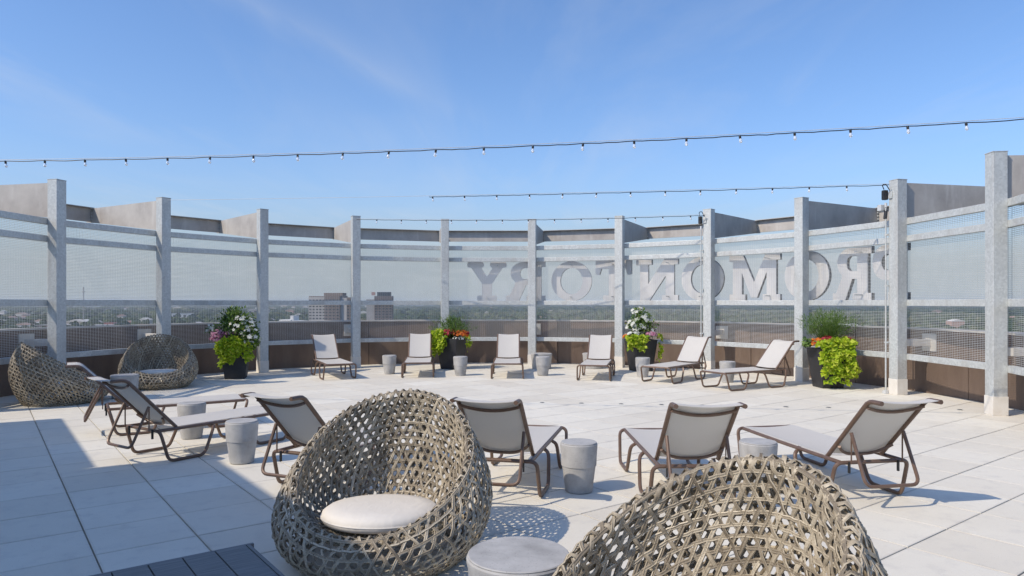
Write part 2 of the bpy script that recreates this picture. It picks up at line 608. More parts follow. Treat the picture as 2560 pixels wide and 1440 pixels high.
    def build(s, name, mat, parent=None, smooth=False, bevel=0.0, angle=40, fixn=False):
        me = bpy.data.meshes.new(name)
        me.from_pydata([tuple(v) for v in s.v], [], s.f)
        me.materials.append(mat)
        if fixn:
            import bmesh
            bm = bmesh.new()
            bm.from_mesh(me)
            bmesh.ops.recalc_face_normals(bm, faces=bm.faces)
            bm.to_mesh(me)
            bm.free()
        if smooth:
            me.polygons.foreach_set('use_smooth', [True] * len(me.polygons))
            try:
                me.set_sharp_from_angle(angle=R_(angle))
            except Exception:
                pass
        me.update()
        o = bpy.data.objects.new(name, me)
        col.objects.link(o)
        if parent:
            o.parent = parent
        if bevel:
            md = o.modifiers.new('bevel', 'BEVEL')
            md.width = bevel
            md.segments = 2
            md.limit_method = 'ANGLE'
        return o


def fillet(pts, r, k=5):
    """round the inner corners of a polyline"""
    pts = [Vector(p) for p in pts]
    out = [pts[0]]
    for i in range(1, len(pts) - 1):
        a, b, c = pts[i - 1], pts[i], pts[i + 1]
        d1 = min(r, (a - b).length * 0.48)
        d2 = min(r, (c - b).length * 0.48)
        p, q = b + (a - b).normalized() * d1, b + (c - b).normalized() * d2
        for j in range(k + 1):
            t = j / k
            out.append(p * (1 - t) ** 2 + b * 2 * t * (1 - t) + q * t * t)
    out.append(pts[-1])
    return out


def empty(name, loc=(0, 0, 0), rz=0.0):
    o = bpy.data.objects.new(name, None)
    o.empty_display_size = 0.2
    col.objects.link(o)
    o.location = loc
    o.rotation_euler = (0, 0, rz)
    return o


def tag(o, label=None, cat=None, group=None, kind=None):
    if label:
        o['label'] = label
    if cat:
        o['category'] = cat
    if group:
        o['group'] = group
    if kind:
        o['kind'] = kind
    return o


def copy_tree(o, parent=None):
    c = o.copy()
    col.objects.link(c)
    c.parent = parent
    for ch in o.children:
        copy_tree(ch, c)
    return c


def place(o, loc, rz):
    o.location = loc
    o.rotation_euler = (0, 0, rz)


# ------------------------------------------------------------------ setting
CC = Vector((-0.605, 10.574, 0))            # middle of the round terrace
RF, STEP = 7.55, 17.15                      # fence radius, angle between posts
RP = RF + 0.67                              # parapet radius
POST_H = 3.74
GROUND = -38.0


def pol(r, deg, z=0.0):
    return Vector((CC.x + r * math.cos(R_(deg)), CC.y + r * math.sin(R_(deg)), z))


def post_deg(i):
    return 90 + 8.575 + (5 - i) * STEP


# land far below and the wooded plain
mb = MB()
rings = [0, 60, 300, 900, 2500, 6000, 11000, 18000]
for r in rings[1:]:
    for k in range(96):
        a = 2 * PI * k / 96
        mb.v.append(Vector((r * math.cos(a), r * math.sin(a), GROUND)))
mb.v.append(Vector((0, 0, GROUND)))
for k in range(96):
    mb.f.append((len(mb.v) - 1, k, (k + 1) % 96))
for i in range(len(rings) - 2):
    for k in range(96):
        k2 = (k + 1) % 96
        mb.f.append((i * 96 + k, (i + 1) * 96 + k, (i + 1) * 96 + k2, i * 96 + k2))
tag(mb.build('ground', MT['land']), kind='structure')

rng = random.Random(5)
ico_v = []
ph = (1 + 5 ** 0.5) / 2
for a, b in ((1, ph), (-1, ph), (1, -ph), (-1, -ph)):
    ico_v += [Vector((a, b, 0)), Vector((0, a, b)), Vector((b, 0, a))]
ico_v = [v.normalized() for v in ico_v]
ico_f = []
for i in range(12):
    for j in range(i + 1, 12):
        for k in range(j + 1, 12):
            if max((ico_v[i] - ico_v[j]).length, (ico_v[j] - ico_v[k]).length, (ico_v[i] - ico_v[k]).length) < 1.1:
                nn = (ico_v[j] - ico_v[i]).cross(ico_v[k] - ico_v[i])
                ico_f.append((i, j, k) if nn.dot(ico_v[i]) > 0 else (i, k, j))
mb = MB()
for _ in range(21000):
    inv = rng.uniform(1 / 9000.0, 1 / 520.0)
    d = 1 / inv
    az = rng.uniform(-0.78, 0.78)
    x, y = d * math.sin(az), d * math.cos(az)
    if az < -0.35 and mnoise.noise(Vector((x / 180, y / 180, 3))) > 0.12:
        continue
    if mnoise.noise(Vector((x / 420, y / 420, 7))) > 0.42:
        continue
    r = max(4.5, d * 0.0052) * rng.uniform(0.7, 1.5)
    h = rng.uniform(7, 15)
    b = len(mb.v)
    for v in ico_v:
        j = rng.uniform(0.75, 1.25)
        mb.v.append(Vector((x + v.x * r * j, y + v.y * r * j, GROUND + h * 0.5 + v.z * h * 0.62 * j)))
    mb.f += [(b + i, b + j, b + k) for i, j, k in ico_f]
tag(mb.build('woodland', MT['forest']), 'dark green treetops of the wooded plain far below the terrace', 'woodland', kind='stuff')

# the building under the terrace
mb = MB()
n = 96
for z in (GROUND, -0.075):
    for k in range(n):
        p = pol(RP + 0.24, 360 * k / n, z)
        mb.v.append(p)
for k in range(n):
    mb.f.append((k, (k + 1) % n, n + (k + 1) % n, n + k))
mb.f.append(tuple(n + k for k in range(n)))
tag(mb.build('terrace_slab', MT['substrate']), kind='structure')
mb = MB()
mb.box((0, -4.6, (GROUND - 0.085) / 2), (17.6, 22, -GROUND - 0.085 - 0.3))
tag(mb.build('roof_deck', MT['substrate']), kind='structure')

# pavers -------------------------------------------------------------
paving = empty('terrace_paving')
tag(paving, kind='structure')
slots = []
for i in range(-30, 34):
    for j in range(-14, 36):
        nn_, tt_ = N0 + (i + 0.5) * TILE, T0 + (j + 0.5) * TILE
        p = D2 * nn_ + D1 * tt_
        rad = (p - CC).length
        if nn_ < -2.85:
            continue
        inside = rad < RP - 0.42 or (p.y < CC.y - 1.0 and abs(p.x) < 7.6)
        if not inside or p.y < -3.0:
            continue
        slots.append((i, j, p))


def in_view(p):
    return p.y > 1.6 and abs(p.x / p.y) < 0.80


slots.sort(key=lambda s_: (0 if in_view(s_[2]) else 1, s_[2].length))
pm = MB()
hw = TILE / 2 - 0.0042
bv = 0.003
b0 = [(-hw, -hw), (hw, -hw), (hw, hw), (-hw, hw)]
for z, k in ((-0.04, 1), (-bv, 1), (0, 1 - bv / hw)):
    for x, y in b0:
        pm.v.append(Vector((x * k, y * k, z)))
for l in range(2):
    for k in range(4):
        k2 = (k + 1) % 4
        pm.f.append((l * 4 + k, l * 4 + k2, (l + 1) * 4 + k2, (l + 1) * 4 + k))
pm.f += [(8, 9, 10, 11), (3, 2, 1, 0)]
paver0 = pm.build('paver', MT['paver'], paving)
rng = random.Random(11)
pv, pf = [tuple(v) for v in pm.v], pm.f
rest = MB()
for q, (i, j, p) in enumerate(slots):
    dz = rng.uniform(-0.0012, 0.0012)
    rot = TILE_ROT + rng.uniform(-0.0015, 0.0015)
    if q < 300:
        o = paver0 if q == 0 else paver0.copy()
        if q:
            col.objects.link(o)
            o.parent = paving
        o.location = (p.x, p.y, dz)
        o.rotation_euler = (0, 0, rot)
    else:
        M = Matrix.Translation((p.x, p.y, dz)) @ Matrix.Rotation(rot, 4, 'Z')
        b = len(rest.v)
        rest.v += [M @ Vector(v) for v in pv]
        rest.f += [tuple(b + k for k in f) for f in pf]
tag(rest.build('paver_field', MT['paver'], paving), kind='stuff')
# cast edge strip that closes the paving against the parapet
mb = MB()
A0, A1, NS = -28.0, 200.0, 152
prof = [(RP - 0.75, -0.06), (RP - 0.75, -0.0055), (RP - 0.005, -0.0055), (RP - 0.005, -0.06)]
for k in range(NS + 1):
    for r, z in prof:
        mb.v.append(pol(r, A0 + (A1 - A0) * k / NS, z))
for k in range(NS):
    for q in range(4):
        q2 = (q + 1) % 4
        mb.f.append((k * 4 + q, k * 4 + q2, (k + 1) * 4 + q2, (k + 1) * 4 + q))
mb.f += [(0, 1, 2, 3), tuple(NS * 4 + k for k in (3, 2, 1, 0))]
tag(mb.build('paving_edge', MT['paver'], fixn=True), kind='structure')

# parapet -------------------------------------------------------------
par = tag(empty('parapet_wall', pol(RP, 90)), 'low curved brown parapet wall behind the steel mesh screen', 'wall')


def arc_profile(prof, a0, a1, ns, org):
    m = MB()
    L = len(prof)
    for k in range(ns + 1):
        for r, z in prof:
            m.v.append(pol(r, a0 + (a1 - a0) * k / ns, z) - org)
    for k in range(ns):
        for q in range(L):
            q2 = (q + 1) % L
            m.f.append((k * L + q, k * L + q2, (k + 1) * L + q2, (k + 1) * L + q))
    m.f += [tuple(range(L)), tuple(ns * L + k for k in reversed(range(L)))]
    return m


org = par.location.copy()
for i in range(13):                        # the wall stands in straight-looking panels with open joints
    a0 = A0 + (A1 - A0) * i / 13
    a1 = A0 + (A1 - A0) * (i + 1) / 13 - 0.10
    arc_profile([(RP, -0.07), (RP, 1.11), (RP + 0.2, 1.11), (RP + 0.2, -0.07)], a0, a1, 10, org).build('wall_panel', MT['parapet'], par, fixn=True)
    arc_profile([(RP - 0.025, 1.112), (RP - 0.025, 1.145), (RP + 0.225, 1.145), (RP + 0.225, 1.112)], a0, a1 + 0.06, 10, org).build('coping', MT['coping'], par, fixn=True)

# fence ---------------------------------------------------------------
fence = tag(empty('mesh_screen', pol(RF, 90)), 'curved galvanised steel screen of tall posts, rails and wire mesh', 'screen')
forg = fence.location.copy()


def frame(deg, r=RF, z=0.0):
    """x along the fence (to the right seen from inside), y outwards, z up"""
    rad = Vector((math.cos(R_(deg)), math.sin(R_(deg)), 0))
    tan = Vector((rad.y, -rad.x, 0))
    M = Matrix(((tan.x, rad.x, 0, 0), (tan.y, rad.y, 0, 0), (0, 0, 1, 0), (0, 0, 0, 1)))
    return Matrix.Translation(pol(r, deg, z) - forg) @ M


PW = 0.2
pb = MB().box((0, 0, POST_H / 2), (PW, PW, POST_H))
sb = MB().box((0, 0, 0.135), (PW + 0.012, PW + 0.012, 0.27))
fb = MB()
flen = 2.50
fb.prism([[(0, 3.085), (0, 3.70), (flen, 3.70), (flen + 0.16, 3.40), (flen - 0.1, 3.38)]], -0.03, 0.03)
# the outline was drawn in xz: turn it so that x runs outwards
fb.v = [Vector((-v.y, v.x + PW / 2, v.z)) for v in fb.v]
capb = MB().box((0, 0, POST_H + 0.006), (PW + 0.008, PW + 0.008, 0.012))
arm = MB().box((0, PW / 2 + 0.27, 0.90), (0.10, 0.54, 0.12))
plt = MB().box((0, PW / 2 + 0.553, 0.90), (0.30, 0.026, 0.30))
posts, proto = [], {}
for i in range(13):
    dg = post_deg(i)
    M = frame(dg)
    if i == 0:
        po = pb.build('post', MT['galv'], fence, bevel=0.008)
        sl = sb.build('base_sleeve', MT['sleeve'], po, bevel=0.004)
        cp = capb.build('post_cap', MT['galv'], po)
        fi = fb.build('outrigger', MT['plate'], fence, fixn=True)
        bl = MB()
        for z in (3.46, 3.53, 3.60, 3.66):
            for s_ in (-1, 1):
                bl.tube([(s_ * 0.028, PW / 2 + flen - 0.07, z), (s_ * 0.055, PW / 2 + flen - 0.07, z)], 0.016, 6)
        bo = tag(bl.build('bolt_row', MT['galv'], fi), kind='stuff')
        ar = arm.build('brace_arm', MT['sleeve'], fence, bevel=0.004)
        pt = plt.build('anchor_plate', MT['sleeve'], ar, bevel=0.004)
    else:
        po = copy_tree(proto['post'], fence)
        fi = copy_tree(proto['fin'], fence)
        ar = copy_tree(proto['arm'], fence)
    if i == 0:
        proto = {'post': po, 'fin': fi, 'arm': ar}
    po.matrix_local = M
    fi.matrix_local = M
    ar.matrix_local = M
    posts.append(pol(RF, dg))

RR = RF + PW / 2 + flen - 0.02
for i in range(12):
    d0, d1 = post_deg(i), post_deg(i + 1)
    mid = (d0 + d1) / 2
    M = frame(mid, RF * math.cos(R_(STEP / 2)))
    span = 2 * RF * math.sin(R_(STEP / 2))
    L = 2 * (RF + 0.155) * math.sin(R_(STEP / 2)) - 0.006
    for z0, z1 in ((0.61, 0.71), (1.545, 1.655), (2.665, 2.77), (2.965, 3.075)):
        w_ = MB().box((0, 0.155, (z0 + z1) / 2), (L, 0.088, z1 - z0)).build('rail', MT['galv'], fence, bevel=0.006)
        w_.matrix_local = M
    wm = MB()
    yw = 0.206
    z = 0.655
    while z < 3.02:
        wm.box((0, yw, z), (L + 0.002, 0.0040, 0.0046))
        z += 0.0270
    k = int(L / 0.054)
    for q in range(k + 1):
        wm.box((-L / 2 + L * q / k, yw + 0.0066, 1.84), (0.0019, 0.0030, 2.37))
    w_ = tag(wm.build('wire_mesh', MT['wire'], fence), kind='stuff')
    w_.matrix_local = M
    span2 = 2 * RR * math.sin(R_(STEP / 2))
    rb = MB().box((0, 0, 3.55), (span2 - 0.07, 0.03, 0.30)).box((0, -0.05, 3.709), (span2 - 0.07, 0.13, 0.014))
    w_ = rb.build('ring_beam', MT['plate'], fence)
    w_.matrix_local = frame(mid, RR * math.cos(R_(STEP / 2)))


# sign letters (they face outwards, so from the terrace they read mirrored)
def arc2(cx_, cy_, rx, ry, a0, a1, k=10):
    return [(cx_ + rx * math.cos(R_(a0 + (a1 - a0) * i / k)), cy_ + ry * math.sin(R_(a0 + (a1 - a0) * i / k))) for i in range(k + 1)]


GL = {
    'T': (0.92, [[(0, 1), (0, .66), (.10, .64), (.15, .80), (.34, .80), (.34, .13), (.21, .13), (.19, .08), (.21, 0), (.71, 0), (.73, .08), (.71, .13), (.58, .13), (.58, .80), (.77, .80), (.82, .64), (.92, .66), (.92, 1)]]),
    'Y': (1.02, [[(0, .96), (0, .90), (.03, .86), (.10, .86), (.38, .44), (.38, .13), (.27, .13), (.25, .07), (.27, 0), (.75, 0), (.77, .07), (.75, .13), (.64, .13), (.64, .44), (.92, .86), (.99, .86), (1.02, .90), (1.02, .96), (.99, 1), (.62, 1), (.59, .96), (.59, .90), (.62, .86), (.66, .86), (.51, .62), (.36, .86), (.40, .86), (.43, .90), (.43, .96), (.40, 1), (.03, 1)]]),
    'O': (1.04, [arc2(.52, .5, .52, .51, 0, 350, 35), arc2(.52, .5, .285, .335, 0, 350, 35)]),
    'N': (1.06, [[(0, 0), (.40, 0), (.40, .13), (.31, .13), (.31, .60), (.72, 0), (.96, 0), (.96, .87), (1.06, .87), (1.06, 1), (.66, 1), (.66, .87), (.75, .87), (.75, .40), (.34, 1), (0, 1), (0, .87), (.10, .87), (.10, .13), (0, .13)]]),
    'M': (1.22, [[(0, 0), (.40, 0), (.40, .13), (.31, .13), (.31, .62), (.54, .06), (.68, .06), (.91, .62), (.91, .13), (.82, .13), (.82, 0), (1.22, 0), (1.22, .13), (1.13, .13), (1.13, .87), (1.22, .87), (1.22, 1), (.88, 1), (.61, .40), (.34, 1), (0, 1), (0, .87), (.09, .87), (.09, .13), (0, .13)]]),
    'P': (0.82, [[(0, 0), (.44, 0), (.44, .13), (.32, .13), (.32, .36)] + arc2(.50, .68, .32, .32, -90, 90, 12) + [(0, 1), (0, .87), (.08, .87), (.08, .13), (0, .13)],
                 [(.32, .53)] + arc2(.48, .68, .12, .15, -90, 90, 8) + [(.32, .83)]]),
    'R': (1.02, [[(0, 0), (.48, 0), (.48, .13), (.36, .13), (.36, .40), (.50, .40), (.68, 0), (1.02, 0), (1.02, .13), (.93, .13), (.78, .42)] + arc2(.56, .71, .34, .29, -50, 90, 11) + [(0, 1), (0, .87), (.10, .87), (.10, .13), (0, .13)],
                 [(.36, .55)] + arc2(.54, .70, .11, .145, -90, 90, 8) + [(.36, .845)]]),
}
LET = [('Y', 90.4, 'mirrored metal letter Y, last letter of the reversed sign'),
       ('R', 83.0, 'mirrored metal letter R beside the Y, half behind a post'),
       ('O', 74.2, 'round metal letter O between the R and the T'),
       ('T', 66.2, 'pale metal letter T with a post in front of its stem'),
       ('N', 58.0, 'bright sunlit mirrored metal letter N'),
       ('O', 49.6, 'round metal letter O cut by the post with conduit'),
       ('M', 40.2, 'wide metal letter M with dark side returns'),
       ('O', 31.0, 'round metal letter O behind the post between M and R'),
       ('R', 23.2, 'mirrored metal letter R next to the P'),
       ('P', 16.9, 'mirrored metal letter P half hidden by a tall post')]
for ch, dg, lab in LET:
    wd, loops = GL[ch]
    H = 1.02
    kx = {23.2: 0.86, 16.9: 0.95}.get(dg, 1.0)           # the last two are drawn a little narrower
    lo = [[((wd / 2 - x) * H * kx, z * H) for x, z in lp] for lp in loops]
    r = RF + 0.33
    o = empty('sign_letter', pol(r, dg, 1.655))
    rad = Vector((math.cos(R_(dg)), math.sin(R_(dg)), 0))
    o.rotation_euler = (0, 0, math.atan2(-rad.x, rad.y))
    tag(o, lab, 'letter', 'letters of the reversed sign')
    MB().prism(lo, 0.0, 0.012).build('back_plate', MT['letter'], o, fixn=True)
    # side return: thin wall round every outline
    rt = MB()
    for lp in lo:
        m_ = len(lp)
        cxm = sum(p[0] for p in lp) / m_
        czm = sum(p[1] for p in lp) / m_
        b = len(rt.v)
        for (x, z) in lp:
            dx, dz = cxm - x, czm - z
            dl = math.hypot(dx, dz) or 1
            for y in (0.0125, 0.08):
                rt.v.append(Vector((x, y, z)))
        for i in range(m_):
            i2 = (i + 1) % m_
            rt.f.append((b + i * 2, b + i2 * 2, b + i2 * 2 + 1, b + i * 2 + 1))
    rt.build('side_return', MT['letter_side'], o)
    MB().prism(lo, 0.081, 0.087).build('face_plate', MT['letter_side'], o, fixn=True)
    st = MB()
    for z in (0.10, H - 0.10):
        xs = {'O': 0.0, 'T': 0.0, 'Y': 0.0}.get(ch, (wd / 2 - 0.23) * H * kx)
        if ch == 'Y' and z > 0.5:
            xs = 0.28
        st.tube([(xs, -0.20, z), (xs, -0.001, z)], 0.012, 6)
    tag(st.build('mounting_stud', MT['galv'], o), kind='stuff')

# the stair bulkhead beside the camera whose shadow falls over the paving
bk = tag(empty('stair_bulkhead', D2 * -2.6 + D1 * 5.0), kind='structure')
Mb = Matrix.Rotation(TILE_ROT, 4, 'Z')


def bulk(n0, n1, t0, t1, h, name, mat):
    m = MB()
    c = D2 * ((n0 + n1) / 2) + D1 * ((t0 + t1) / 2)
    m.box((0, 0, h / 2 - 0.04), (n1 - n0, t1 - t0, h + 0.08), Matrix.Translation(c - bk.location) @ Mb)
    return m.build(name, mat, bk)


bulk(-5.6, -2.62, 8.28, 11.89, 3.45, 'low_block', MT['bulkhead'])
bulk(-5.6, -2.60, 2.3, 8.26, 4.45, 'tall_block', MT['bulkhead'])

# ------------------------------------------------------------------ sling loungers
def make_lounger():
    root = empty('sun_lounger')
    br, rt = MT['bronze'], 0.0165
    hs = 0.32                                             # height of the seat frame
    for s_ in (-1, 1):
        MB().tube(fillet([(0.03, s_ * 0.275, hs), (0.7, s_ * 0.275, hs - 0.004), (1.575, s_ * 0.275, hs)], 0.2), 0.017, 8).build('side_rail', br, root, True)
    # end tubes bend down at both corners and run into the sled legs
    for nm, x0, x1, x2, x3 in (('front', 0.0, 0.085, 0.47, 0.58), ('rear', 1.58, 1.495, 1.11, 1.0)):
        for s_ in (-1, 1):
            pts = fillet([(x0, s_ * 0.20, hs), (x0, s_ * 0.325, hs), (x1, s_ * 0.335, rt), (x2, s_ * 0.335, rt), (x3, s_ * 0.32, hs - 0.05), (x3 + (0.02 if x3 < 0.8 else -0.02), s_ * 0.278, hs - 0.02)], 0.06)
            MB().tube(pts, rt, 8).build('leg', br, root, True)
        MB().tube([(x0, -0.199, hs), (x0, 0.199, hs)], rt, 8).build('end_bar', br, root, True)
    be = R_(46)
    hx, hz = 1.37, hs + 0.012
    ca, sa = math.cos(be), math.sin(be)

    def back(s, y, off=0.0):
        """point on the backrest: s along it, off towards the sitter"""
        if s <= 0.68:
            return Vector((hx + ca * s - sa * off, y, hz + sa * s + ca * off))
        # rolled head: turns to the horizontal and runs back
        k = s - 0.68
        r_ = 0.10
        an = min(k / r_, be)
        a0_ = be - an
        cxx = hx + ca * 0.68 + sa * r_
        czz = hz + sa * 0.68 - ca * r_
        x = cxx - math.sin(a0_) * (r_ + off)
        z = czz + math.cos(a0_) * (r_ + off)
        ex = max(0.0, k - r_ * be)
        return Vector((x + ex, y, z))

    for s_ in (-1, 1):
        MB().tube([back(0.86 * k / 26, s_ * 0.25) for k in range(27)], 0.018, 8).build('back_rail', br, root, True)
    up = [back(0.665, -0.243 + 0.486 * k / 12) + Vector((0.02, 0, -0.012)) * 1 + (back(0.60, 0) - back(0.665, 0)) * (1 - (2 * k / 12 - 1) ** 2) * 0.95 for k in range(13)]
    MB().tube(up, 0.013, 8).build('spreader_bar', br, root, True)
    lo = [back(0.17, -0.243 + 0.486 * k / 14) + Vector((0.022, 0, -0.018)) + (back(0.05, 0) - back(0.17, 0)) * (1 - abs(2 * k / 14 - 1) ** 3) for k in range(15)]
    MB().tube(lo, 0.013, 8).build('spreader_bar', br, root, True)
    MB().sheet(lambda u, v: back(0.03 + 0.82 * u, -0.247 + 0.494 * v, 0.010 - 0.018 * (1 - (2 * v - 1) ** 2)), 26, 8, 0.005).build('back_sling', MT['sling'], root, True, angle=60)
    MB().sheet(lambda u, v: (0.02 + 1.33 * u, -0.272 + 0.544 * v, hs + 0.019 - 0.016 * (1 - (2 * v - 1) ** 2)), 14, 8, 0.005).build('seat_sling', MT['sling'], root, True, angle=60)
    p = back(0.36, 0, -0.03)
    MB().tube(fillet([(p.x, -0.232, p.z), (1.82, -0.232, 0.185), (1.82, 0.232, 0.185), (p.x, 0.232, p.z)], 0.07), 0.014, 8).build('support_bail', br, root, True)
    for s_ in (-1, 1):
        MB().box((p.x - 0.004, s_ * 0.228, p.z - 0.13), (0.012, 0.006, 0.24)).build('ratchet_strip', br, root)
    for s_ in (-1, 1):
        MB().box((1.60, s_ * 0.22, hs - 0.035), (0.02, 0.012, 0.09)).build('stop_tab', MT['foot_cap'], root)
    return root


lounger = make_lounger()
# foot position, direction foot -> head, tilt label
LOUNGE = [
    ((-3.56, 14.52), (-0.43, 0.90), 'pale sling lounger facing the camera in the back row, farthest left'),
    ((-2.00, 14.82), (-0.10, 0.995), 'pale sling lounger left of the red-flowered planter in the back row'),
    ((-0.10, 14.60), (0.01, 1.0), 'pale sling lounger in the middle of the back row, facing straight ahead'),
    ((1.65, 14.22), (0.207, 0.978), 'pale sling lounger in the back row just left of the white-flowered planter'),
    ((2.84, 13.87), (0.65, 0.76), 'angled sling lounger right of the white-flowered planter, fifth in the back row'),
    ((3.69, 12.86), (0.88, 0.48), 'sling lounger turned side-on at the right end of the back row'),
    ((-3.63, 9.44), (-0.85, -0.52), 'sling lounger seen from its back at far left, beside the wicker chairs'),
    ((-2.87, 8.42), (-0.56, -0.83), 'sling lounger with a leg in the shade, second from left in the near row'),
    ((-1.14, 7.37), (-0.40, -0.92), 'sling lounger mostly hidden behind the large wicker chair with cushion'),
    ((0.24, 7.23), (-0.226, -0.974), 'sling lounger seen from behind, right beside the large wicker chair'),
    ((1.41, 7.05), (0.01, -1.0), 'sling lounger seen from behind between two concrete stools'),
    ((2.62, 7.19), (0.177, -0.984), 'sling lounger seen from behind at the right end of the near row'),
]
for i, (ft, a, lab) in enumerate(LOUNGE):
    o = lounger if i == 0 else copy_tree(lounger)
    rz = math.atan2(a[1], a[0])
    place(o, (ft[0], ft[1], 0.002), rz)
    tag(o, lab, 'lounger', 'sling sun loungers on the terrace')

# ------------------------------------------------------------------ wicker nest chairs
def chair_profile(phi, n=120):
    """outline of the woven shell at one angle: outside from the floor up, over the rim, down inside to the seat"""
    c = math.cos(phi)
    zr = 0.60 - 0.345 * c
    rr = 0.575 + 0.03 * c
    rb = 0.50
    rm = 0.675
    pts = []
    for k in range(40):                                  # outside
        f = k / 40
        # smooth bulge between floor and rim
        w0, w1, w2 = (1 - f) * (1 - 2 * f), 4 * f * (1 - f), f * (2 * f - 1)
        pts.append((rb * w0 + rm * w1 + rr * w2, zr * f))
    th = 0.030
    for k in range(13):                                  # rolled rim
        a = PI * k / 12
        pts.append((rr - th + th * math.cos(a), zr + 0.034 * math.sin(a)))
    ri = rr - 2 * th
    zs = 0.215
    for k in range(1, 41):                               # inside
        f = k / 40
        w0, w1, w2 = (1 - f) ** 2, 2 * f * (1 - f), f * f
        pts.append((ri * w0 + 0.61 * w1 + 0.36 * w2, zr * w0 + (zs + 0.14 * (zr - zs)) * w1 + zs * w2))
    for k in range(1, 13):
        pts.append((0.36 - 0.29 * k / 12, zs - 0.012 * k / 12))
    return pts


_prof = {}
RIM_I = 46                                               # index of the rim crest in the outline


def outline(phi):
    key = round(phi % (2 * PI), 5)
    if key not in _prof:
        pts = chair_profile(phi)
        acc = [0.0]
        for a, b in zip(pts, pts[1:]):
            acc.append(acc[-1] + math.hypot(a[0] - b[0], a[1] - b[1]))
        _prof[key] = (pts, acc)
    return _prof[key]


def reach(phi):
    """how far the shell runs from the rim crest: outside to the floor, inside to the seat"""
    pts, acc = outline(phi)
    return acc[RIM_I], acc[-1] - acc[RIM_I]


def shell(phi, v):
    """point at signed distance v from the rim crest (negative = outside)"""
    pts, acc = outline(phi)
    t = max(0.0, min(acc[-1], acc[RIM_I] + v))
    lo_, hi_ = 0, len(acc) - 1
    while hi_ - lo_ > 1:
        md = (lo_ + hi_) // 2
        if acc[md] <= t:
            lo_ = md
        else:
            hi_ = md
    k = (t - acc[lo_]) / max(1e-9, acc[hi_] - acc[lo_])
    r = pts[lo_][0] * (1 - k) + pts[hi_][0] * k
    z = pts[lo_][1] * (1 - k) + pts[hi_][1] * k
    return Vector((r * math.cos(phi), r * math.sin(phi), z))


def shell_n(phi, v):
    du = shell(phi, v + 0.02) - shell(phi, v - 0.02)
    dp = shell(phi + 0.02, v) - shell(phi - 0.02, v)
    nn = dp.cross(du)
    return nn.normalized() if nn.length > 1e-9 else Vector((0, 0, 1))


def make_nest():
    root = empty('wicker_chair')
    NW, PITCH, SEG = 62, 0.055, 2
    m = MB()
    rng = random.Random(3)

    def wob(p, s):
        return Vector((mnoise.noise(p * 9 + Vector((s, 0, 0))), mnoise.noise(p * 9 + Vector((0, s, 0))), mnoise.noise(p * 9 + Vector((0, 0, s))))) * 0.006

    def runs(pts, nr, ok, hw, closed=False):
        if closed and all(ok):
            m.strap(pts, nr, hw, 0.0040, True)
            return
        n_ = len(pts)
        st = 0
        if closed:                                       # start after a gap so that no run is cut in two
            st = next(k for k in range(n_) if not ok[k])
        cur = []
        for q in range(n_ + 1):
            k = (st + q) % n_
            if q < n_ and ok[k]:
                cur.append(k)
            else:
                if len(cur) > 2:
                    m.strap([pts[k_] for k_ in cur], [nr[k_] for k_ in cur], hw, 0.0040)
                cur = []

    qs = 2 * NW * SEG
    for sgn in (1, -1):
        for j in range(NW):
            pts, nr, ok = [], [], []
            sd = rng.uniform(0, 90)
            hw = rng.uniform(0.0080, 0.0105)
            for k in range(-21 * SEG, 24 * SEG + 1):
                row = k / SEG
                ph_ = j * 2 * PI / NW + sgn * row * PI / NW
                ph_ = round(ph_ * qs / (2 * PI)) * 2 * PI / qs
                lo_, li_ = reach(ph_)
                v = row * PITCH
                ok.append(-lo_ - 0.02 < v < li_ + 0.01)
                nn = shell_n(ph_, v)
                p = shell(ph_, v) + nn * (0.0065 * sgn * math.cos(PI * (row + j)))
                p.z = max(p.z, 0.006)
                pts.append(p + wob(p, sd * 0.02))
                nr.append(nn)
            runs(pts, nr, ok, hw)
    for row in range(-21, 24):
        pts, nr, ok = [], [], []
        for k in range(NW * 2):
            ph_ = k * PI / NW
            lo_, li_ = reach(ph_)
            v = (row + 0.5) * PITCH + 0.006 * math.sin(3 * ph_ + row)
            ok.append(-lo_ + 0.01 < v < li_ - 0.005)
            nn = shell_n(ph_, v)
            p = shell(ph_, v) + nn * (0.004 * math.cos(PI * k))
            pts.append(p + wob(p, row * 0.1))
            nr.append(nn)
        if any(ok):
            runs(pts, nr, ok, 0.0088, True)
    tag(m.build('weave', MT['wicker'], root, True, angle=70), kind='stuff')
    pts = [shell(2 * PI * k / 64, -9.0) + Vector((0, 0, 0.016)) for k in range(65)]
    MB().tube(pts, 0.015, 8, False).build('base_hoop', MT['wicker'], root, True)
    pr = [(0.02, 0.0), (0.31, 0.0), (0.355, 0.012), (0.372, 0.04), (0.362, 0.072), (0.33, 0.093), (0.25, 0.104), (0.10, 0.108), (0.02, 0.108)]
    cu = MB().lathe(pr, 56).build('cushion', MT['cushion'], root, True, angle=60)
    cu.location = (0.06, 0, 0.228)
    cu.rotation_euler = (0, R_(-3), 0)
    pi_ = MB().tube([(0.371 * math.cos(2 * PI * k / 64), 0.371 * math.sin(2 * PI * k / 64), 0.046) for k in range(65)], 0.005, 6, False)
    pi_.build('piping', MT['cushion'], cu, True)
    return root


